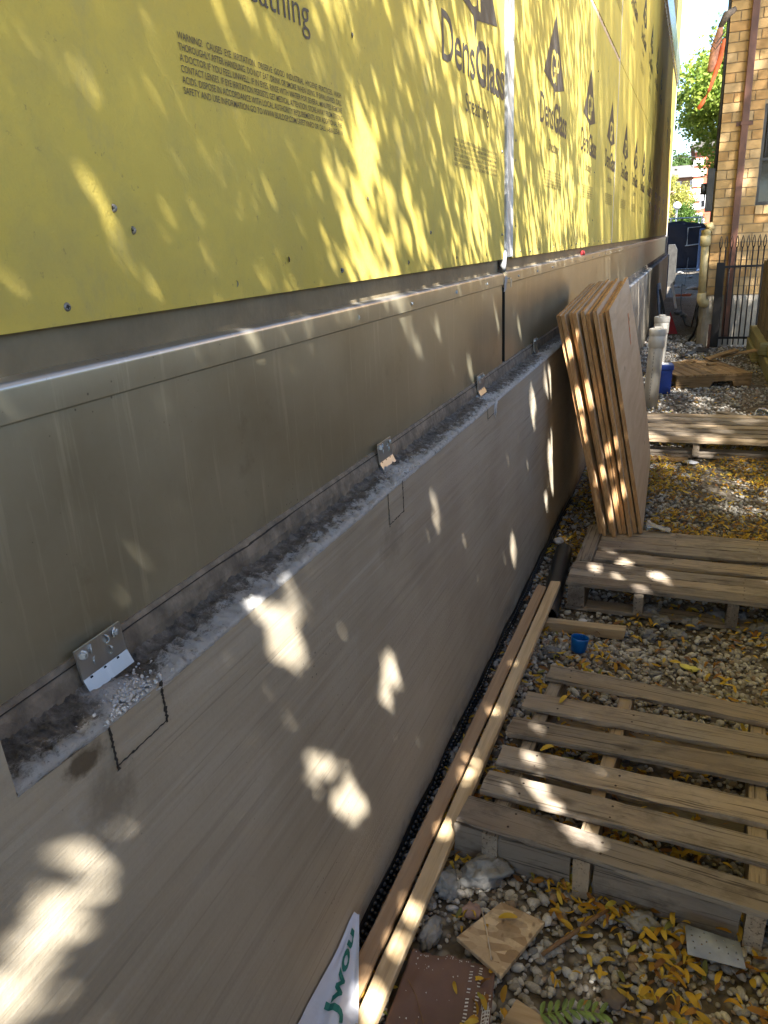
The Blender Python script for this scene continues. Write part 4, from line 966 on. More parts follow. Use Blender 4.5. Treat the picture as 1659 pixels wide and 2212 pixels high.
tag(link('pale_stone', lump_mesh('pale_stone', (0, 0, 0), (.040, .026, .02), 82, 4, .4), None, M['stone'], (-.005, 1.420, .010)), 'flat pale stone tucked against the front of the near pallet', 'stone')
tag(link('brown_stone', lump_mesh('brown_stone', (0, 0, 0), (.024, .020, .014), 83, 3, .4), None, simple('brown_stone', (.15, .115, .09), .9), (-.04, 1.205, .012)), 'brown stone above the green leaf frond', 'stone')
# wafer board square
a = MB(); pts = [(-.309, 1.352), (-.384, 1.230), (-.268, 1.170), (-.203, 1.330)]; vs = [(x, y, z) for z in (.018, .030) for x, y in pts]
a.add(vs, [(3, 2, 1, 0), (4, 5, 6, 7), (0, 1, 5, 4), (1, 2, 6, 5), (2, 3, 7, 6), (3, 0, 4, 7)])
for i, p in enumerate(a.v): a.v[i] = (p[0], p[1], p[2] + .05 * (p[1] - 1.25))
tag(bevel(a.obj('wafer_board_scrap', M['osb']), .0015), 'square wafer board scrap lying among yellow leaves', 'board')
a = MB(); pts = [(-.226, 1.128), (-.150, 1.102), (-.175, .90), (-.285, .93)]; vs = [(x, y, z) for z in (.012, .030) for x, y in pts]
a.add(vs, [(3, 2, 1, 0), (4, 5, 6, 7), (0, 1, 5, 4), (1, 2, 6, 5), (2, 3, 7, 6), (3, 0, 4, 7)]); tag(bevel(a.obj('board_offcut', M['stud']), .001), 'pale board offcut below the green leaf frond', 'board')
# brown torn sheet with white stitching
br = empty('torn_brown_sheet', (-.38, 1.08, 0), 0, 'torn brown sheet with white stitching along one edge, beside the pale pine strip', 'sheet')
def bsheet():
    n, m = 34, 40; vs = []; fs = []; q = random.Random(4)
    edge = [q.uniform(-.004, .004) for _ in range(n + 1)]
    for i in range(n + 1):
        s = i / n
        top = 1.168 - .022 * math.sin(s * math.pi * .95) - .006 * math.sin(s * 9) + .050 * s + edge[i]
        for j in range(m + 1):
            t_ = j / m; y = .78 + (top - .78) * t_
            xl = -.464 + .012 * (1 - t_); xr = -.288 + (1 - t_) * .062
            x = xl + (xr - xl) * s
            z = .030 + .012 * math.sin(s * 4 + 1) + .010 * mnoise.noise(Vector((x * 14, y * 9, 2))) + .004 * mnoise.noise(Vector((x * 50, y * 30, 7))) + .02 * max(0, .18 - s)
            vs.append((x, y, z))
    for i in range(n):
        for j in range(m): fs.append((i * (m + 1) + j, (i + 1) * (m + 1) + j, (i + 1) * (m + 1) + j + 1, i * (m + 1) + j + 1))
    a = MB(); a.add(vs, fs); return a, vs, n, m
a, BV, bn, bm_ = bsheet(); o = P(a.obj('sheet', M['brownsheet'], smooth=True), br); o.modifiers.new('s', 'SOLIDIFY').thickness = .0015
def on_sheet(s, t_):
    i = min(bn - 1, max(0, int(s * bn))); j = min(bm_ - 1, max(0, int(t_ * bm_))); fi, fj = s * bn - i, t_ * bm_ - j
    g = lambda a_, b_: Vector(BV[a_ * (bm_ + 1) + b_])
    return (g(i, j) * (1 - fi) + g(i + 1, j) * fi) * (1 - fj) + (g(i, j + 1) * (1 - fi) + g(i + 1, j + 1) * fi) * fj
a = MB(); q = random.Random(9)
for s, dens in ((.745, .8), (.845, .9), (.93, .9), (.965, .7)):
    t_ = .02
    while t_ < .985:
        if q.random() < dens and not (s > .9 and t_ > .80):
            ds, dt = .018, .0075; P4 = [on_sheet(s - ds + q.uniform(-.006, .006), t_), on_sheet(s + ds, t_ + q.uniform(-.002, .002)), on_sheet(s + ds, t_ + dt), on_sheet(s - ds, t_ + dt)]
            a.add([(p.x, p.y, p.z + .0016) for p in P4], [(0, 1, 2, 3)])
        t_ += .019
for k in range(26):
    s = q.uniform(.90, .985); t0 = q.uniform(.45, .78); P4 = [on_sheet(s, t0), on_sheet(s + .006, t0), on_sheet(min(.995, s + .008), t0 + .06), on_sheet(s + .002, t0 + .06)]
    a.add([(p.x, p.y, p.z + .0022) for p in P4], [(0, 1, 2, 3)])
for k in range(40):
    s = q.uniform(.05, .7); t_ = q.choice([.97, .975, .9, .75, .6]) + q.uniform(-.02, .02); p = on_sheet(s, min(.99, t_)); d = q.uniform(.0006, .0022)
    a.add([(p.x - d, p.y, p.z + .0018), (p.x + d, p.y - d, p.z + .0018), (p.x + d * .4, p.y + d * 1.4, p.z + .0018)], [(0, 1, 2)])
P(tag(a.obj('stitching', M['thread']), kind='stuff'), br)
a = MB()
for (p, r_) in (([(.08, .80), (.22, .72), (.36, .60), (.48, .44), (.55, .3)], .0011), ([(.30, .60), (.31, .45), (.35, .30)], .0013)):
    a.tube([on_sheet(*c) + Vector((0, 0, .003)) for c in p], r_, 5)
P(a.obj('dry_stem', M['twig']), br)
# white bag over the near strip, with green print
bg_ = empty('white_bag', (-.56, .95, 0), 0, 'crumpled white woven bag with green lettering wedged at the foot of the wall', 'bag')
def bag():
    n, m = 26, 16; vs = []; fs = []
    for i in range(n + 1):
        t_ = i / n; y = .40 + (1.155 - .40) * t_
        xl, zl = -.5965, .085 + .02 * t_ + .004 * math.sin(y * 40); k = max(0.0, (1.155 - y) / .22); wd = .012 + .088 * min(1.5, k)
        for j in range(m + 1):
            s = j / m; x = xl + wd * s
            z = zl - (zl - .060) * min(1, s * 1.3) ** .8 * min(1, k * .9 + .15) + (.008 * math.sin(s * 9 + y * 16) + .005 * math.sin(s * 17 - y * 33)) * min(1, k) + .007 * mnoise.noise(Vector((x * 40, y * 25, 3)))
            vs.append((x, y, max(z, .058 if x > -.56 else .03)))
    for i in range(n):
        for j in range(m): fs.append((i * (m + 1) + j, i * (m + 1) + j + 1, (i + 1) * (m + 1) + j + 1, (i + 1) * (m + 1) + j))
    a = MB(); a.add(vs, fs); return a, vs, n, m
a, GV, gn, gm = bag(); o = P(a.obj('bag_cloth', M['bag'], smooth=True), bg_)
def on_bag(t_, s):
    i = min(gn - 1, max(0, int(t_ * gn))); j = min(gm - 1, max(0, int(s * gm))); fi, fj = t_ * gn - i, s * gm - j
    g = lambda a_, b_: Vector(GV[a_ * (gm + 1) + b_])
    return (g(i, j) * (1 - fi) + g(i + 1, j) * fi) * (1 - fj) + (g(i, j + 1) * (1 - fi) + g(i + 1, j + 1) * fi) * fj
def bag_text():
    cu = bpy.data.curves.new('t', 'FONT'); cu.body = 'Jwou'; cu.size = 1; cu.offset = .03; cu.resolution_u = 3; o = bpy.data.objects.new('t', cu); col.objects.link(o)
    dg = bpy.context.evaluated_depsgraph_get(); dg.update(); me = bpy.data.meshes.new_from_object(o.evaluated_get(dg))
    import bmesh
    bm = bmesh.new(); bm.from_mesh(me); bmesh.ops.triangulate(bm, faces=bm.faces); bmesh.ops.subdivide_edges(bm, edges=[e for e in bm.edges if e.calc_length() > .12], cuts=2); bmesh.ops.triangulate(bm, faces=bm.faces)
    v = np.array([tuple(p.co[:2]) for p in bm.verts]); f = [tuple(x.index for x in p.verts) for p in bm.faces]; bm.free(); bpy.data.objects.remove(o)
    v[:, 0] -= v[:, 0].min(); v /= v[:, 0].max(); a = MB()
    pts = []
    for u, w_ in v:
        p = on_bag(min(.985, .705 + u * .245), min(.98, .50 - (w_ - .05) * .95 + .0)); pts.append((p.x + .0012, p.y, p.z + .0022))
    a.add(pts, f); return a
P(bag_text().obj('green_lettering', M['greenink']), bg_)
# perforated metal plate
def perforated(pts, hole_list):
    cu = bpy.data.curves.new('plate', 'CURVE'); cu.dimensions = '2D'; cu.fill_mode = 'BOTH'; cu.extrude = .0008
    def poly(ps):
        sp = cu.splines.new('POLY'); sp.points.add(len(ps) - 1); sp.use_cyclic_u = True
        for q_, p in zip(sp.points, ps): q_.co = (p[0], p[1], 0, 1)
    poly(pts)
    for x, y in hole_list: poly([(x + .0017 * math.cos(a_ * math.pi / 5), y + .0017 * math.sin(a_ * math.pi / 5)) for a_ in range(10)])
    o = bpy.data.objects.new('plate', cu); col.objects.link(o); dg = bpy.context.evaluated_depsgraph_get(); dg.update()
    me = bpy.data.meshes.new_from_object(o.evaluated_get(dg)); bpy.data.objects.remove(o); return me
W_, H_ = .114, .072
holes = [(x, y) for x, y in [(.010, .062), (.036, .061), (.011, .050), (.027, .050), (.060, .050), (.076, .054), (.013, .036), (.040, .042), (.030, .034), (.064, .034), (.094, .048), (.080, .040), (.015, .022), (.045, .018), (.082, .026), (.098, .032), (.100, .018), (.090, .060)]]
me = perforated([(0, .004), (W_, 0), (W_ - .006, .058), (.004, H_), (-.002, .068)], holes); me.materials.append(simple('dull_zinc_sheet', (.27, .30, .35), .36, .6, .3, 20, .001, 30))
tag(link('perforated_plate', me, None, None, (.098, 1.328, .046), (R(9), R(2), R(4.5))), 'perforated galvanised metal plate lying on gravel below the near pallet', 'metal plate')
# twig, frond, plastic film, jar, plank
a = MB(); a.tube([(-.197, 1.258, .016), (-.16, 1.303, .022), (-.128, 1.345, .022), (-.10, 1.383, .026), (-.072, 1.42, .022)], [.0042, .0055, .005, .0052, .0036], 8); a.tube([(-.128, 1.345, .022), (-.118, 1.372, .034)], [.003, .0015], 6)
tag(a.obj('fallen_twig', M['twig'], smooth=True), 'straight brown twig lying on yellow leaves in front of the near pallet', 'twig')
fr = empty('leaf_frond', (-.12, 1.14, .02), 0, 'green compound leaf frond lying at the edge of the pale board offcut', 'leaf')
a = MB(); sp = [Vector((-.172, 1.108, .032)), Vector((-.12, 1.135, .036)), Vector((-.062, 1.150, .030))]; a.tube(sp, .0009, 5); P(a.obj('stalk', M['frond']), fr)
def leaflet(L=.040, W_=.012, curl=.003):
    n = 6; vs = []; fs = []
    for i in range(n + 1):
        t_ = i / n; w_ = W_ * .5 * math.sin(math.pi * min(1, max(0, t_ * .94 + .03))) ** .5; z = curl * math.sin(math.pi * t_)
        vs += [(L * t_, -w_, z + abs(w_) * .25), (L * t_, 0, z), (L * t_, w_, z + abs(w_) * .25)]
    for i in range(n):
        for j in (0, 1): fs.append((3 * i + j, 3 * i + 3 + j, 3 * i + 4 + j, 3 * i + 1 + j))
    return np.array(vs), np.array(fs)
lv, lf = leaflet(.036, .011); lm = bpy.data.meshes.new('leaflet'); lm.from_pydata([tuple(p) for p in lv], [], [tuple(p) for p in lf]); lm.materials.append(M['frond'])
for k in range(9):
    t_ = k / 8; p = sp[0].lerp(sp[1], t_ * 2) if t_ < .5 else sp[1].lerp(sp[2], t_ * 2 - 1)
    for s in (-1, 1):
        o = bpy.data.objects.new('leaflet', lm); col.objects.link(o); P(o, fr); o.location = p; o.rotation_euler = (R(random.uniform(-20, 20)), R(random.uniform(-8, 4)), R(22 + s * (62 - 12 * t_) + random.uniform(-6, 6))); o.scale = (.8, .9, 1)
a = MB(); vs = []; fs = []; n, m = 12, 8
for i in range(n + 1):
    for j in range(m + 1):
        s, t_ = i / n, j / m; x = -.125 + .115 * s; y = 3.60 + .10 * t_ * (1 - .55 * s) + .01 * s
        vs.append((x, y, .147 + .030 * (1 - s) * abs(math.sin(t_ * 5 + s * 3)) + .006 * mnoise.noise(Vector((x * 60, y * 60, 0)))))
for i in range(n):
    for j in range(m): fs.append((i * (m + 1) + j, (i + 1) * (m + 1) + j, (i + 1) * (m + 1) + j + 1, i * (m + 1) + j + 1))
a.add(vs, fs); o = tag(a.obj('plastic_film', M['clear'], smooth=True), 'crumpled clear plastic film on the pallet against the plywood foot', 'plastic film'); o.modifiers.new('s', 'SOLIDIFY').thickness = .0008
a = MB(); a.lathe([(.0, .004), (.050, .004), (.055, .012), (.055, .030), (.052, .034), (.055, .040), (.055, .060), (.052, .064), (.054, .072), (.052, .095), (.0545, .096), (.057, .094), (.0565, .070), (.0572, .060), (.0572, .040), (.0565, .030), (.057, .010), (.052, 0), (0, 0)], 24)
tag(a.obj('plastic_tub', M['clear'], smooth=True, loc=(.565, 6.52, .05), rot=(R(35), 0, R(20))), 'clear ribbed plastic tub tipped over behind the slatted pallet', 'tub')
me = board_mesh('loose_plank', .70, .085, .018, 8, .0015, .003, 71); tag(link('loose_plank', me, None, M['pallet_old'], (.545, 6.24, .118), (0, R(7.5), R(107))), 'loose plank propped on the far edge of the slatted pallet', 'plank')
me = board_mesh('loose_plank', .42, .075, .018, 8, .0015, .003, 72); tag(link('loose_plank', me, None, M['pallet_brown'], (-.36, 5.36, .004), (0, 0, R(2))), 'brown plank lying in front of the slatted pallet', 'plank')
# plastic pipes and bucket
for k, (x, y, h, r_, lb, tilt) in enumerate([(-.283, 7.19, .70, .063, 'white plastic pipe with a cap standing beside the blue bucket', 2.0), (-.268, 8.0, .725, .061, 'white capped plastic pipe standing behind the other pipe', 1.0)]):
    pv = empty('pvc_pipe', (x, y, 0), 0, lb, 'pipe', 'white standing pipes'); pv.rotation_euler = (0, R(tilt), R(20 * k))
    a = MB(); a.lathe([(0, 0), (r_, 0), (r_, h - .12), (r_, h - .119)], 28); pb = a.obj('pipe_body', M['pvc'], pv, True)
    a = MB(); a.lathe([(r_, h - .16), (r_ * 1.13, h - .155), (r_ * 1.13, h - .055), (r_ * 1.02, h - .05), (r_ * 1.02, h - .05)], 28); a.obj('coupling', M['pvc'], pv, True)
    a = MB(); a.lathe([(r_ * 1.15, h - .056), (r_ * 1.20, h - .05), (r_ * 1.20, h - .006), (r_ * 1.15, h), (0, h)], 28); cpo = a.obj('cap', M['pvc'], pv, True); cpo.modifiers.new('e', 'EDGE_SPLIT').split_angle = R(40)
    a = MB(); a.box(-.03, .03, -.018, .018, h, h + .018); bevel(a.obj('cap_boss', M['pvc'], cpo), .004)
    a = MB(); q = random.Random(k)
    z_ = .08
    while z_ < h - .2:
        dz = q.uniform(.004, .022); an = R(-100)
        a.add([((r_ + .0008) * math.cos(an + d_), (r_ + .0008) * math.sin(an + d_), z_ + e_) for d_, e_ in ((-.03, 0), (.03, 0), (.03, dz), (-.03, dz))], [(0, 1, 2, 3)]); z_ += dz + q.uniform(.006, .02)
    a.obj('printed_line', M['ink'], pb)
bk = empty('blue_bucket', (-.215, 7.90, 0), R(8), 'blue plastic bucket with a lid beside the white pipes', 'bucket')
a = MB(); a.prism([(-.075, 0), (.075, 0), (.085, .27), (-.085, .27)], 1, -.08, .08); bevel(a.obj('bucket_body', M['blue'], bk), .012, 3)
a = MB(); a.box(-.094, .094, -.09, .09, .235, .285); ld_ = bevel(a.obj('lid', M['blue'], bk), .010, 3)
a = MB(); a.box(-.06, .05, -.05, .06, .2852, .2875); a.obj('lid_label', M['white'], ld_)

# ------------------------------------------------------------------ gravel and fallen leaves
def ico(sub, seed):
    import bmesh
    bm = bmesh.new(); bmesh.ops.create_icosphere(bm, subdivisions=sub, radius=1.0)
    for v in bm.verts: v.co *= 1 + .28 * mnoise.noise(v.co * 1.3 + Vector((seed * 5.1, 0, seed))) + .12 * mnoise.noise(v.co * 3.1 + Vector((seed, 2, 0)))
    V = np.array([tuple(v.co) for v in bm.verts]); F = np.array([[v.index for v in f.verts] for f in bm.faces]); bm.free(); return V, F
def clump(x, y, s, o): return np.array([mnoise.noise(Vector((a * s, b_ * s, o))) for a, b_ in zip(x, y)])
def gravel(name, n, y0, y1, r0, r1, sub, label):
    Vs, Fs, Ts, base = [], [], [], 0
    for k in range(4):
        m = n // 4; tv, tf = ico(sub, k + 1)
        y = y0 + (y1 - y0) * rng.random(m) ** 1.0; xr = .35 + .13 * y; x = -.585 + (xr + .585) * rng.random(m)
        keep = clump(x, y, 2.2, 5) > rng.uniform(-.55, -.05, m); x, y = x[keep], y[keep]; m = len(x)
        s = r0 + (r1 - r0) * rng.random(m) ** 2.2; sc = np.stack([s * rng.uniform(.8, 1.45, m), s * rng.uniform(.7, 1.1, m), s * rng.uniform(.5, .85, m)], 1)
        z = s * rng.uniform(-.1, .45, m); g = rng.choice(4, m, p=[.42, .28, .2, .1])
        pal = np.array([(.42, .395, .35), (.30, .275, .24), (.55, .525, .48), (.33, .25, .185)])[g] * rng.uniform(.75, 1.2, (m, 1))
        V, F, T = scatter(tv, tf, np.stack([x, y, z], 1), rand_rot(m, .35), sc, pal); Vs.append(V); Fs.append(F + base); Ts.append(T); base += len(V)
    me = quad_soup(name, np.concatenate(Vs), np.concatenate(Fs), np.concatenate(Ts), False)
    tag(link(name, me, None, M['pebble']), label, 'gravel', None, 'stuff')
gravel('gravel', 10500, .75, 2.7, .0045, .0138, 2, 'loose grey gravel around the near pallet')
gravel('gravel', 12000, 2.6, 6.2, .005, .016, 1, 'loose grey gravel between the plywood pallet and the slatted pallet')
gravel('gravel', 10000, 6.0, 12.5, .008, .020, 1, 'loose grey gravel beyond the slatted pallet up to the gate')
LEAFPAL = np.array([(.58, .36, .035), (.50, .27, .025), (.64, .44, .06), (.36, .17, .03), (.24, .11, .035), (.42, .36, .06), (.20, .20, .05)])
def litter(name, n, y0, y1, label, dens, big=1.0):
    tvs = [leaflet(.037 * big, .0125 * big, c) for c in (.003, .009, -.004)]
    Vs, Fs, Ts, base = [], [], [], 0
    for tv, tf in tvs:
        m = n // 3; y = y0 + (y1 - y0) * rng.random(m); xr = .35 + .13 * y; x = -.575 + (xr + .575) * rng.random(m)
        keep = (clump(x, y, 1.9, 2) * .8 + clump(x, y, 6, 3) * .6 + dens) > rng.random(m); x, y = x[keep], y[keep]; m = len(x)
        s = rng.uniform(.45, 1.12, m); sc = np.stack([s, s * rng.uniform(.8, 1.15, m), rng.uniform(.3, 1.6, m)], 1)
        pos = np.stack([x, y, .012 + .016 * rng.random(m)], 1); g = rng.choice(7, m, p=[.34, .18, .18, .11, .10, .05, .04]); pal = LEAFPAL[g] * rng.uniform(.7, 1.12, (m, 1))
        tv2 = tv - np.array([tv[:, 0].max() / 2, 0, 0]); V, F, T = scatter(tv2, tf, pos, rand_rot(m, .30), sc, pal); Vs.append(V); Fs.append(F + base); Ts.append(T); base += len(V)
    me = quad_soup(name, np.concatenate(Vs), np.concatenate(Fs), np.concatenate(Ts), True)
    tag(link(name, me, None, M['litter']), label, 'leaves', None, 'stuff')
litter('leaf_litter', 5800, .8, 1.75, 'yellow fallen leaflets strewn in front of the near pallet', .30)
litter('leaf_litter', 5200, 1.7, 3.3, 'yellow fallen leaflets scattered around the blue cup', .20)
litter('leaf_litter', 15000, 3.5, 6.0, 'yellow fallen leaflets covering the gravel before the slatted pallet', .42)
litter('leaf_litter', 6000, 6.0, 10.5, 'sparse yellow leaflets on the gravel near the gate', -.02)
lv, lf = leaflet(.043, .0145, .006); lfm = quad_soup('fallen_leaf', lv, lf, np.tile(LEAFPAL[0], (len(lv), 1)), True); lfm.materials.append(M['litter'])
for x, y, z, a_, lb in [(-.285, 2.045, .142, 70, 'single yellow leaflet on the second far slat of the near pallet'), (-.30, 1.795, .142, 40, 'single yellow leaflet on a middle slat of the near pallet'), (-.305, 1.305, .036, 15, 'curled yellow leaflet resting on the wafer board square')]:
    tag(link('fallen_leaf', lfm, None, None, (x, y, z), (R(8), R(-5), R(a_))), lb, 'leaf')
a = MB(); a.tube([(-.349, 1.318, .035), (-.325, 1.27, .033), (-.302, 1.215, .031), (-.296, 1.198, .031)], [.0016, .0018, .0015, .001], 6); tag(a.obj('dry_straw', M['chip'], smooth=True), 'thin pale straw lying across the wafer board square', 'straw')

# ------------------------------------------------------------------ trees
def face_rot(n, d, spread):
    w = d[None] + rng.normal(0, spread, (n, 3)); w /= np.linalg.norm(w, axis=1)[:, None]; a = rng.normal(size=(n, 3)); u = np.cross(a, w); u /= np.linalg.norm(u, axis=1)[:, None]
    return np.stack([u, np.cross(w, u), w], 2)
def leaf_cloud(name, pos, size, pal, tilt=1.2, m='leaf', asp=.5, facing=None):
    n = len(pos); tv = np.array([(-.5, 0, 0), (-.12, -asp / 2, .03), (.5, 0, -.03), (-.12, asp / 2, .03)]); tf = np.array([[0, 1, 2, 3]])
    s = size * rng.uniform(.7, 1.25, n); V, F, T = scatter(tv, tf, pos, rand_rot(n, tilt) if facing is None else face_rot(n, facing, .32), np.stack([s, s, s], 1), pal)
    return quad_soup(name, V, F, T)
def blob_points(c, r, nclump, per, cr, flat=.7, shell=.55):
    out = []
    for k in range(nclump):
        d = rng.normal(size=3); d /= np.linalg.norm(d); q_ = np.array(c) + d * np.array(r) * (shell + (1 - shell) * rng.random())
        out.append(q_ + rng.normal(size=(per, 3)) * np.array([cr, cr, cr * flat]) * rng.uniform(.6, 1.2))
    return np.concatenate(out)
def greens(n, a_, b_): 
    t_ = rng.random((n, 1)); return np.array(a_) * (1 - t_) + np.array(b_) * t_
def tree(name, label, base, c, r, nclump, per, cr, size, ga, gb, trunk_r, group=None):
    o = empty(name, base, 0, label, 'tree', group); pts = blob_points(c, r, nclump, per, cr)
    P(link('crown', leaf_cloud('crown', pts, size, greens(len(pts), ga, gb)), None, M['leaf']), o)
    a_ = MB(); top = Vector(c); a_.tube([base, (base[0] + .1, base[1], c[2] * .35), (c[0], c[1], c[2] * .8)], [trunk_r, trunk_r * .8, trunk_r * .5], 9)
    for k in range(7):
        d = Vector((math.cos(k * 2.4), math.sin(k * 2.4), random.uniform(-.2, .7))); e = Vector((d.x * r[0], d.y * r[1], d.z * r[2])) * .8
        s0 = Vector((c[0], c[1], c[2] * .7)); a_.tube([s0, s0.lerp(top + e, .5) + Vector((0, 0, .2)), top + e], [trunk_r * .4, trunk_r * .22, trunk_r * .08], 6)
    P(a_.obj('trunk', M['bark'], smooth=True), o); return o
tree('street_tree', 'large leafy green tree between the yellow building and the brick house', (2.6, 31, 0), (1.95, 31, 5.65), (3.0, 3.0, 2.5), 210, 200, .32, .17, (.10, .17, .02), (.30, .36, .06), .22)
tree('yellow_shrub_tree', 'yellow-green tall shrub in front of the brown house', (-1.6, 46, 0), (-1.35, 46, 2.6), (1.0, 1.0, 1.7), 60, 130, .18, .12, (.20, .21, .04), (.42, .40, .10), .08)
tree('round_shrub', 'dark green round shrub behind the globe lamp', (-.45, 41, 0), (-.50, 41, 1.75), (.62, .6, .95), 50, 150, .14, .10, (.03, .07, .012), (.11, .19, .03), .06)
for k, (x, s) in enumerate([(-4.6, 1.7), (-2.6, 1.2), (-1.0, 1.0)]):
    tree('distant_tree', ['distant tree crown above the grey roof, the broadest of three', 'distant tree crown rising behind the middle of the grey roof', 'small distant tree crown beside the red house'][k], (x, 118, 0), (x, 118, 9.0 + .3 * s), (1.6 * s, 1.5, 1.1 * s), 40, 90, .4, .4, (.04, .08, .02), (.10, .16, .04), .2, 'distant trees over the grey roof')

# unseen: neighbour's fence, locust; yard, rear house and maple added for their light
nf = empty('neighbour_fence', (1.4, 2, 0), 0, 'long brown board fence facing the yellow sheathed wall across the gravel', 'fence')
bmh = {}
for k in range(62):
    key = k % 5
    if key not in bmh: a = MB(); a.box(0, .02, 0, .168, 0, 1.62 + .01 * key); bmh[key] = a.mesh('board'); bmh[key].materials.append(M['fence_wood'])
    o = bpy.data.objects.new('board', bmh[key]); col.objects.link(o); P(o, nf); o.location = (1.38 + .006 * (k % 2), -2.6 + k * .172, .03)
for z in (.4, 1.3):
    a = MB(); a.box(1.41, 1.45, -2.6, 8.05, z, z + .09); P(a.obj('fence_rail', M['fence_wood']), nf)

yd = MB(); yd.add([(1.46, -60, .004), (60, -60, .004), (60, 8, .004), (1.46, 8, .004)], [(0, 1, 2, 3)]); tag(yd.obj('bounce_yard', simple('bounce_paving', (.42, .40, .36), .9, var=.15, scale=3)), kind='structure')  # unseen pale ground added to bounce sunlight into the alley
rr = empty('added_shade_house', (3, 21, 0), 0, 'low tan brick house out of view, added to shade the far alley', 'house')  # unseen house, put in to keep sun off the far alley ground
a = MB(); a.box(2.4, 7, 16.6, 26.5, 0, 5.6); P(a.obj('wall', M['brick2']), rr)
a = MB(); a.prism([(2.2, 5.6), (7.2, 5.6), (4.7, 7.4)], 1, 16.4, 26.7); P(a.obj('roof', M['greyroof']), rr)

LX = -.64
S_ = np.array(SUN); e1 = np.array([SUN.y, -SUN.x, 0]); e1 = -e1 / np.linalg.norm(e1); e2 = np.cross(S_, e1); e2 = e2 if e2[2] > 0 else -e2
def perp(p): p = np.asarray(p); return np.stack([p @ e1, p @ e2], -1)
GAPS = []          # sky gaps in the crown: the spots on wall, pallets and plywood they let the sun reach
def gap(p, r_): GAPS.append((*perp(p), r_))
for y, z, r_ in [(.97, .91, .030), (1.04, .935, .026), (1.00, .87, .024), (1.193, .378, .036), (1.16, .41, .03), (1.084, .544, .026), (1.45, .53, .024), (1.42, .50, .020), (1.47, .56, .016), (1.825, .821, .022), (2.837, .301, .034), (2.83, .36, .02), (3.718, .38, .045), (3.70, .47, .04), (3.597, .271, .025), (3.19, .842, .040), (3.22, .78, .03), (3.776, .48, .04), (3.5, .88, .03), (3.66, .85, .03), 
                 (.36, .80, .019), (.395, .81, .018), (.44, .825, .019), (.48, .82, .016), (.52, .835, .016), (.56, .855, .010), (.43, .90, .007), (.375, .77, .012), (.33, .78, .016), (.40, .85, .008), (.49, .855, .007),
                 (1.85, 1.36, .03), (1.92, 1.28, .024), (1.98, 1.24, .016), (2.15, 1.26, .018), (2.5, 1.10, .020), (2.9, 1.22, .022), (3.3, 1.15, .022)]:
    gap((-.6 if z < 1 else -.684, y, z), r_)
for x, y, r_ in [(-.296, 3.127, .030), (-.186, 3.208, .028), (-.047, 3.092, .034), (-.02, 3.06, .026), (-.10, 2.96, .022), (-.257, 3.327, .022), (-.21, 3.06, .018), (-.315, 1.754, .020), (-.339, 1.627, .030), (-.219, 1.557, .032), (-.264, 1.60, .028), (-.169, 1.524, .026), (-.12, 1.50, .02), (-.28, 1.66, .02), (-.40, 1.37, .013), (-.37, 1.40, .010), (-.33, 1.90, .014)]: gap((x, y, .14 if y > 1.45 else .03), r_)
for x, z, r_ in [(-.33, .459, .024), (-.276, .617, .022), (-.243, .375, .03), (-.279, .257, .026), (-.367, .32, .018), (-.25, .50, .018)]: gap((x, 3.5, z), r_)
for y, r_ in [(1.0, .03), (1.15, .02), (1.24, .022), (1.5, .018), (1.72, .022), (1.80, .016), (2.05, .018), (2.35, .014)]: gap((-.50, y, .06), r_)
GAPS = np.array(GAPS)
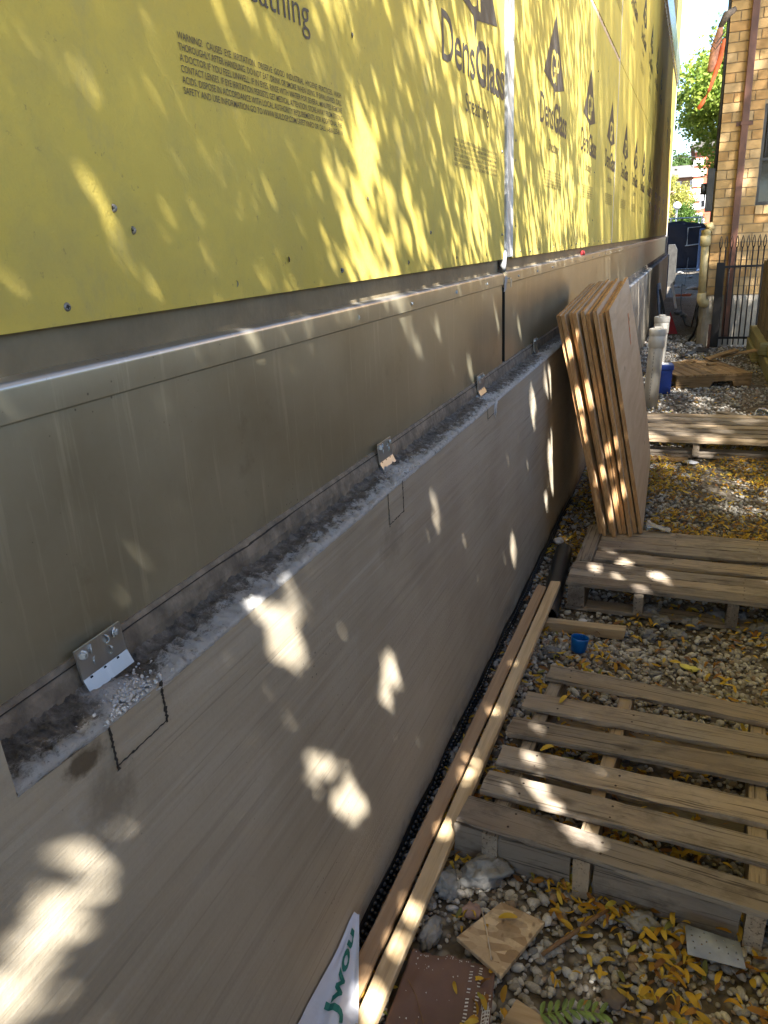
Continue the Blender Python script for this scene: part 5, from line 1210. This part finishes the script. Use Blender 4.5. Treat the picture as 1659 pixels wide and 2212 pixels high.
def locust():
    o = empty('locust_tree', (3.6, -4.6, 0), 0, 'honey locust tree with a yellow crown overhanging the near part of the alley', 'tree')
    n = 300000
    yw = rng.uniform(-2.0, 5.9, n); zw = rng.uniform(-3.1, 3.3, n)
    base = np.stack([np.full(n, LX), yw, zw], 1); tt = np.maximum(2.2, (2.95 - zw) / SUN.z) + rng.uniform(0, 1.5, n); pos = base + S_ * tt[:, None]
    pp = perp(base)
    def nz(s, o_): return np.array([mnoise.noise(Vector((a_ * s, b_ * s, o_))) for a_, b_ in pp])
    nA = nz(1.7, 0); nB = nz(5.0, 3); nC = nz(13.0, 7); nD = nz(29.0, 9)
    keep = np.ones(n)
    f = .43 + .40 * nA + .42 * nB + .40 * nC + .34 * nD                         # foliage over the yellow boards: open, streaky
    f = np.where(yw < 1.5, f + .58 * np.clip((1.6 - yw) / .7, 0, 1), f); f = np.where(yw > 2.9, f - .05, f)
    f = np.clip(f * 1.12, 0.015, 1) ** 1.5
    t_ = np.clip((zw - 1.36) / .12, 0, 1); keep = (1 - t_) * 1.0 + t_ * f * .66
    g = np.full(n, 9.0)
    for a_, b_, r_ in GAPS: g = np.minimum(g, np.hypot(pp[:, 0] - a_, pp[:, 1] - b_) / r_)
    g = g + .75 * nz(26, 11) + .45 * nz(60, 15)
    keep = np.where((g < 1.4), 0.0, keep)
    sel = rng.random(n) < keep
    pos = pos[sel]; m = len(pos)
    P(link('crown', leaf_cloud('crown', pos, .050, greens(m, (.40, .32, .05), (.62, .46, .07)), 1.0, asp=.40, facing=S_), None, M['leaf_thin']), o)
    a_ = MB(); a_.tube([(3.6, -4.6, -.2), (3.5, -4.4, 1.5), (3.1, -3.7, 3.2), (2.6, -2.9, 4.6)], [.20, .16, .13, .09], 10)
    for k in range(9):
        q_ = random.Random(k); tgt = Vector(((LX, .3 + k * .62, q_.uniform(-1.5, 3.2)))) + SUN * q_.uniform(5, 7); s0 = Vector((3.0, -3.5, 3.5)).lerp(Vector((2.6, -2.9, 4.6)), q_.random())
        mid = s0.lerp(tgt, .5) + Vector((0, 0, .5)); a_.tube([s0, mid, tgt], [.05, .028, .008], 7)
        for j in range(4):
            e = mid.lerp(tgt, q_.random()); a_.tube([e, e + Vector((q_.uniform(-.6, .6), q_.uniform(-.6, .6), q_.uniform(-.3, .4)))], [.012, .004], 5)
    P(a_.obj('trunk', M['bark'], smooth=True), o)
locust()
def tall_tree():  # unseen maple added to dim the sun on far wall and brick house
    o = empty('added_shade_maple', (7.4, -5.2, 0), 0, 'tall green maple tree out of view, added to shade the far wall and brick house', 'tree')
    n = 60000; yw = rng.uniform(5.3, 17.5, n); zw = rng.uniform(-4.5, 6.5, n); base = np.stack([np.full(n, LX), yw, zw], 1)
    pos = base + S_ * rng.uniform(17, 22, n)[:, None]; pp = perp(base)
    nA = np.array([mnoise.noise(Vector((a_ * 1.3, b_ * 1.3, 2))) for a_, b_ in pp])
    sel = (rng.random(n) < .70 + .45 * nA) & (yw > 5.45 + .10 * nA); pos = pos[sel]
    P(link('crown', leaf_cloud('crown', pos, .15, greens(len(pos), (.06, .10, .015), (.20, .24, .03)), 1.0, asp=.6), None, M['leaf']), o)
    a_ = MB(); a_.tube([(7.4, -5.2, -.3), (7.3, -5.0, 5), (7.0, -4.0, 10), (6.8, -2.8, 15)], [.38, .3, .2, .08], 10)
    for k in range(10):
        q_ = random.Random(k + 40); tgt = Vector((LX, 6 + k * 1.1, q_.uniform(-3, 5))) + SUN * q_.uniform(18, 21); s0 = Vector((7.2, -4.6, 8)).lerp(Vector((6.9, -3.2, 13)), q_.random()); a_.tube([s0, s0.lerp(tgt, .5) + Vector((0, 0, .4)), tgt], [.09, .05, .015], 7)
    P(a_.obj('trunk', M['bark'], smooth=True), o)
tall_tree()
